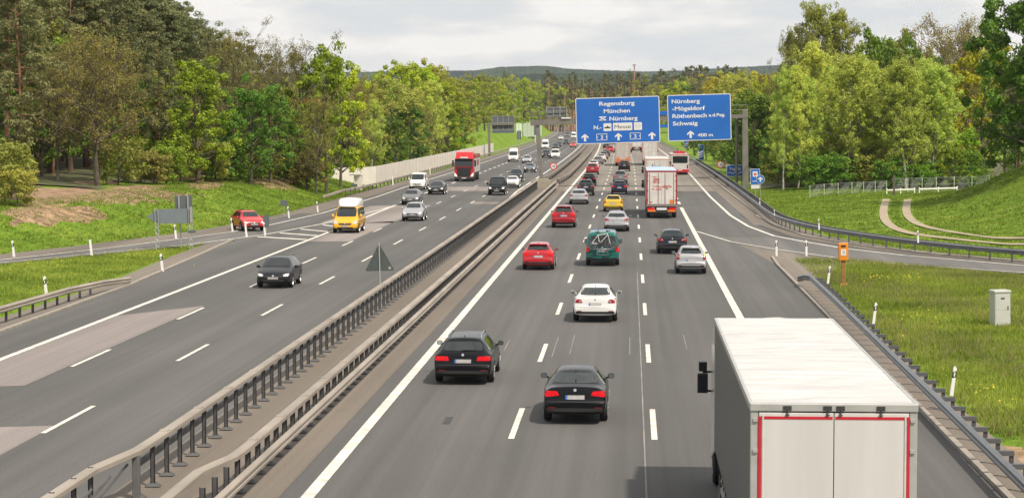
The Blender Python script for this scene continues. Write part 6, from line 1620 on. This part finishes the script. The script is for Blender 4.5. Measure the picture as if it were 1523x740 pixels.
# --- the pine wood closing the view, and the hills: too many to count
rng = np.random.default_rng(5)
def far_wood(name, n, xr_, yr_, hr, m, seed, per=150, size=.55, trunk=True):
    rng = np.random.default_rng(seed); Cs = []; Rs = []; tb = MB()
    for k in range(n):
        Y = rng.uniform(*yr_); X = rng.uniform(*xr_) + bend(min(Y, 1500)) * .6; h = rng.uniform(*hr); z = zt(X, Y)
        q = 12
        f = rng.uniform(.45, 1, size=q); az = rng.uniform(0, 6.28, size=q); r_ = 3.0 * np.sqrt(np.clip(1.05 - f, .02, 1)) * rng.uniform(.5, 1.4, size=q)
        Cs.append(np.stack([X + r_ * np.cos(az), Y + r_ * np.sin(az), z + h * f], 1)); Rs.append(np.tile(rng.uniform(.8, 1.5), (q, 3)) * np.array([[1.1, 1.1, .8]]))
        if trunk: tb.tube([(X, Y, z - 1), (X, Y, z + h * .9)], [.34, .12], 5, cap=False)
    me = leaves_mesh(name, np.concatenate(Cs), np.concatenate(Rs), per // 12 + 8, size, rng, flat=.2); me.materials.append(m)
    o = bpy.data.objects.new(name, me); COL.objects.link(o); tag(o, kind='stuff')
    if trunk: o = tb.build('far_trunks', mat('far_pine_bark', (.36, .20, .12), .9, var=.3, scale=.2)); tag(o, kind='stuff')
far_wood('far_wood', 170, (-42, 75), (1260, 1420), (27, 36), leafmat('far_pine_needle', (.10, .115, .04), (.16, .165, .06)), 1)
far_wood('far_wood', 90, (-25, 120), (1225, 1420), (20, 31), leafmat('far_leaf', (.18, .21, .03), (.26, .27, .04)), 2, trunk=False)
far_wood('far_wood', 200, (-75, 110), (1440, 1900), (24, 36), LM['pine'], 3, trunk=False)
far_wood('far_wood', 260, (-260, -60), (820, 1230), (13, 21), LM['olive'], 4, trunk=False)
far_wood('far_wood', 220, (45, 200), (900, 1230), (14, 22), LM['olive'], 6, trunk=False)
# hills
M_hill = bpy.data.materials.new('forested_hill'); n, l, bs = nodes(M_hill)
bs.inputs['Roughness'].default_value = 1; bs.inputs['Specular IOR Level'].default_value = 0
g = n.new('ShaderNodeNewGeometry'); no = n.new('ShaderNodeTexNoise'); no.inputs['Scale'].default_value = 1.0; no.inputs['Detail'].default_value = 8; no.inputs['Roughness'].default_value = .7
mh = n.new('ShaderNodeMapping'); mh.inputs['Scale'].default_value = (.014, .0022, .02); l.new(g.outputs['Position'], mh.inputs[0]); l.new(mh.outputs[0], no.inputs[0]); r = n.new('ShaderNodeValToRGB'); e = r.color_ramp.elements
e[0].position = .38; e[0].color = (.006, .015, .012, 1); e[1].position = .66; e[1].color = (.034, .055, .024, 1); l.new(no.outputs[0], r.inputs[0]); l.new(r.outputs[0], bs.inputs['Base Color'])
def ridge(name, Yc, depth, prof, seed, x0, x1, nx=1100, bumpy=1.0):
    rr = np.random.default_rng(seed); ny = 26; vs = []
    for j in range(ny):
        v = j / (ny - 1)
        for i in range(nx + 1):
            px = x0 + (x1 - x0) * i / nx; Y = Yc + depth * v; X = XatY(px, Yc) * (1 + .5 * depth * v / Yc)
            top = ZatY(np.interp(px, [p[0] for p in prof], [p[1] for p in prof]), Yc)
            f = math.sin(math.pi * .5 * min(1, v * 1.9)) if v < .8 else 1 - (v - .8) * 2
            vs.append((X, Y, (top + 8 * bumpy) * f - 8 + (rr.uniform(-1, 1) * 1.1 * bumpy if j else 0)))
    fs = [(j * (nx + 1) + i, j * (nx + 1) + i + 1, (j + 1) * (nx + 1) + i + 1, (j + 1) * (nx + 1) + i) for j in range(ny - 1) for i in range(nx)]
    o = MB().add(vs, fs).build('hills', M_hill); tag(o, kind='structure')
ridge('hills', 5200, 1500, [(300, 100), (520, 97), (600, 95), (690, 95), (730, 89), (800, 87), (840, 92), (900, 95), (960, 97), (1030, 95), (1100, 90), (1180, 86), (1400, 84), (1700, 84)], 1, 200, 1750)
ridge('hills', 3300, 1000, [(300, 112), (520, 109), (600, 108), (700, 103), (780, 98), (860, 97), (930, 99), (1000, 104), (1080, 106), (1160, 100), (1300, 100), (1700, 98)], 2, 250, 1750, bumpy=.7)
o = MB().add([(-9000, 2300, -3), (9000, 2300, -3), (9000, 9500, -3), (-9000, 9500, -3)], [(0, 1, 2, 3)]).build('ground', M_hill); tag(o, kind='structure')

# ------------------------------------------------------------------ grass, flowers
def tufts(name, pts, m, hr, wr, blades, seed):
    rng = np.random.default_rng(seed); P_ = np.repeat(np.array(pts), blades, 0); M = len(P_)
    P_[:, :2] += rng.normal(size=(M, 2)) * .09
    az = rng.uniform(0, 6.28, M); h = rng.uniform(*hr, size=M) ; w_ = rng.uniform(*wr, size=M); ln = rng.normal(size=(M, 2)) * .35
    a = np.stack([np.cos(az) * w_, np.sin(az) * w_, np.zeros(M)], 1)
    tip = P_ + np.stack([ln[:, 0] * h, ln[:, 1] * h, h], 1)
    V = np.stack([P_ - a, P_ + a, tip], 1).reshape(-1, 3)
    me = bpy.data.meshes.new(name); me.vertices.add(3 * M); me.vertices.foreach_set('co', V.astype(np.float32).ravel())
    me.loops.add(3 * M); me.loops.foreach_set('vertex_index', np.arange(3 * M, dtype=np.int32)); me.polygons.add(M); me.polygons.foreach_set('loop_start', np.arange(0, 3 * M, 3, dtype=np.int32)); me.update(calc_edges=True)
    me.materials.append(m); o = bpy.data.objects.new(name, me); COL.objects.link(o); tag(o, kind='stuff'); return o
M_gr = mat('grass_blade', (.15, .215, .024), .8, var=.18, scale=.22, c2=(.255, .30, .05), spec=.15, transl=.35)
M_gb = mat('bank_grass_blade', (.115, .18, .018), .8, var=.18, scale=.25, c2=(.19, .245, .038), spec=.15, transl=.35)
M_gd = mat('seed_grass', (.24, .21, .10), .8, var=.25, scale=.6, spec=.1, transl=.3)
M_fl = mat('yellow_flower', (.62, .50, .01), .6, var=.1)
gr = random.Random(3)
def inside_meadow(x, y): return x > 9.75 and y > 36 and (y < 116.5 - max(0, (x - 21)) * .55 if x > 21.3 else y < 137 - (x - 9.2) * 1.62 - (4 if x < 11 else 1.3))
pts = []
for k in range(46000):
    y = 38 + 92 * gr.random() ** .8; x = gr.uniform(9.7, 9.7 + .12 * y + 6)
    if inside_meadow(x, y) and not (x < 11.4 and 42 < y < 58 and gr.random() < .8): pts.append((x, y, zt(x, y)))
tufts('meadow_grass', pts, M_gr, (.07, .24), (.012, .03), 5, 1)
tufts('meadow_grass', [p for p in pts if gr.random() < .16 * (1 + math.sin(p[0] * .7 + p[1] * .23))], M_gd, (.18, .36), (.006, .014), 5, 2)
pts = []
xk = lerp_fn([(60, -26.6), (108, -27.0), (132, -27.9), (146, -28.3)])
for k in range(26000):
    y = gr.uniform(66, 147); x = gr.uniform(-46, -26)
    nearramp = np.interp(-x, [27.1, 29.24, 31.92, 36.36, 60], [149, 141, 134, 123, 104.5])
    if x < xk(y) and y < nearramp - .6: pts.append((x, y, zt(x, y)))
tufts('verge_grass', pts, M_gr, (.06, .2), (.014, .035), 4, 3)
pts = []
for k in range(60000):
    y = gr.uniform(110, 262); x = -gr.uniform(24, 62)
    if x < eL(y) - 1.3 and x > eL(y) - 14: pts.append((x, y, zt(x, y)))
tufts('bank_grass', pts, M_gb, (.06, .18), (.02, .045), 4, 4)
pts = []
for k in range(60000):
    y = gr.uniform(112, 262); x = gr.uniform(12, 62)
    if x > eR(y) + .8: pts.append((x, y, zt(x, y)))
trk = [G(*q) for q in [(1318, 296), (1312, 318), (1322, 335), (1359, 346.5), (1440, 357), (1523, 365), (1350, 297), (1347, 312), (1352, 325), (1372, 337), (1440, 349), (1523, 359)]]
ta, tb_ = dense(trk[:6], 1.0), dense(trk[6:], 1.0); tarr = np.array(ta + tb_)
pa = np.array(pts); dmin = np.array([np.min((tarr[:, 0] - p[0]) ** 2 + (tarr[:, 1] - p[1]) ** 2) for p in pa]); pts = [tuple(p) for p, d in zip(pa, dmin) if d > .42]
tufts('slope_grass', pts, M_gb, (.06, .17), (.02, .045), 4, 5)
fl = []
for (cx, cy, sx_, sy_, n_) in [(12.6, 112, .5, 1.0, 34), (14.2, 112.5, .4, 1.0, 18), (11.9, 90, .6, 1.5, 26), (17, 84, 3, 8, 16), (10.6, 66, .4, 1.5, 14), (-31, 118, 2.5, 8, 40), (-29.6, 130, 1.0, 3, 40), (-37, 112, 4, 8, 25), (-34.5, 168, 2.0, 9, 60), (-33.0, 182, 1.6, 8, 40)]:
    for k in range(n_):
        x, y = gr.gauss(cx, sx_), gr.gauss(cy, sy_); fl.append((x, y, zt(x, y) + gr.uniform(.2, .4)))
b = MB()
for (x, y, z) in fl:
    s = gr.uniform(.025, .05); b.add([(x - s, y, z), (x, y - s, z + .02), (x + s, y, z), (x, y + s, z + .02), (x, y, z + s)], [(0, 1, 4), (1, 2, 4), (2, 3, 4), (3, 0, 4)])
o = b.build('meadow_flowers', M_fl); tag(o, kind='stuff')
# white hut roof and red roof glimpsed between the trees on the left
t = tag(empty('house', (XatY(452, 300), 300, zt(XatY(452, 300), 300))), 'house with a red tiled roof half hidden behind the bare twiggy trees', 'house')
M_roof = mat('red_tiles', (.38, .11, .05), .8, var=.15, scale=4); M_wall = mat('plaster', (.55, .53, .48), .9)
MB().box(-2.2, 2.2, -3, 3, 0, 7.4).build('wall', M_wall, t)
b = MB(); b.add([(-2.5, -3.5, 7.2), (2.5, -3.5, 7.2), (2.5, 3.5, 7.2), (-2.5, 3.5, 7.2), (-2.5, 0, 10.2), (2.5, 0, 10.2)], [(0, 1, 5, 4), (2, 3, 4, 5), (0, 4, 3), (1, 2, 5), (0, 3, 2, 1)]); b.build('roof', M_roof, t)
for x in (-1, 1): MB().box(x - .4, x + .4, -3.06, -2.98, 6.0, 7.2).build('window', M_glass, t)

# ------------------------------------------------------------------ air between the viewer and the far hills
hz = bpy.data.materials.new('haze'); hz.use_nodes = True; hn = hz.node_tree.nodes; hl = hz.node_tree.links; hn.clear()
ho = hn.new('ShaderNodeOutputMaterial'); hv = hn.new('ShaderNodeVolumePrincipled')
hv.inputs['Color'].default_value = (.80, .88, .98, 1); hv.inputs['Density'].default_value = 4.5e-5; hv.inputs['Anisotropy'].default_value = 0.1
hl.new(hv.outputs[0], ho.inputs['Volume'])
o = MB().box(-9500, 9500, -120, 9900, -10, 420).build('haze', hz); tag(o, kind='stuff')
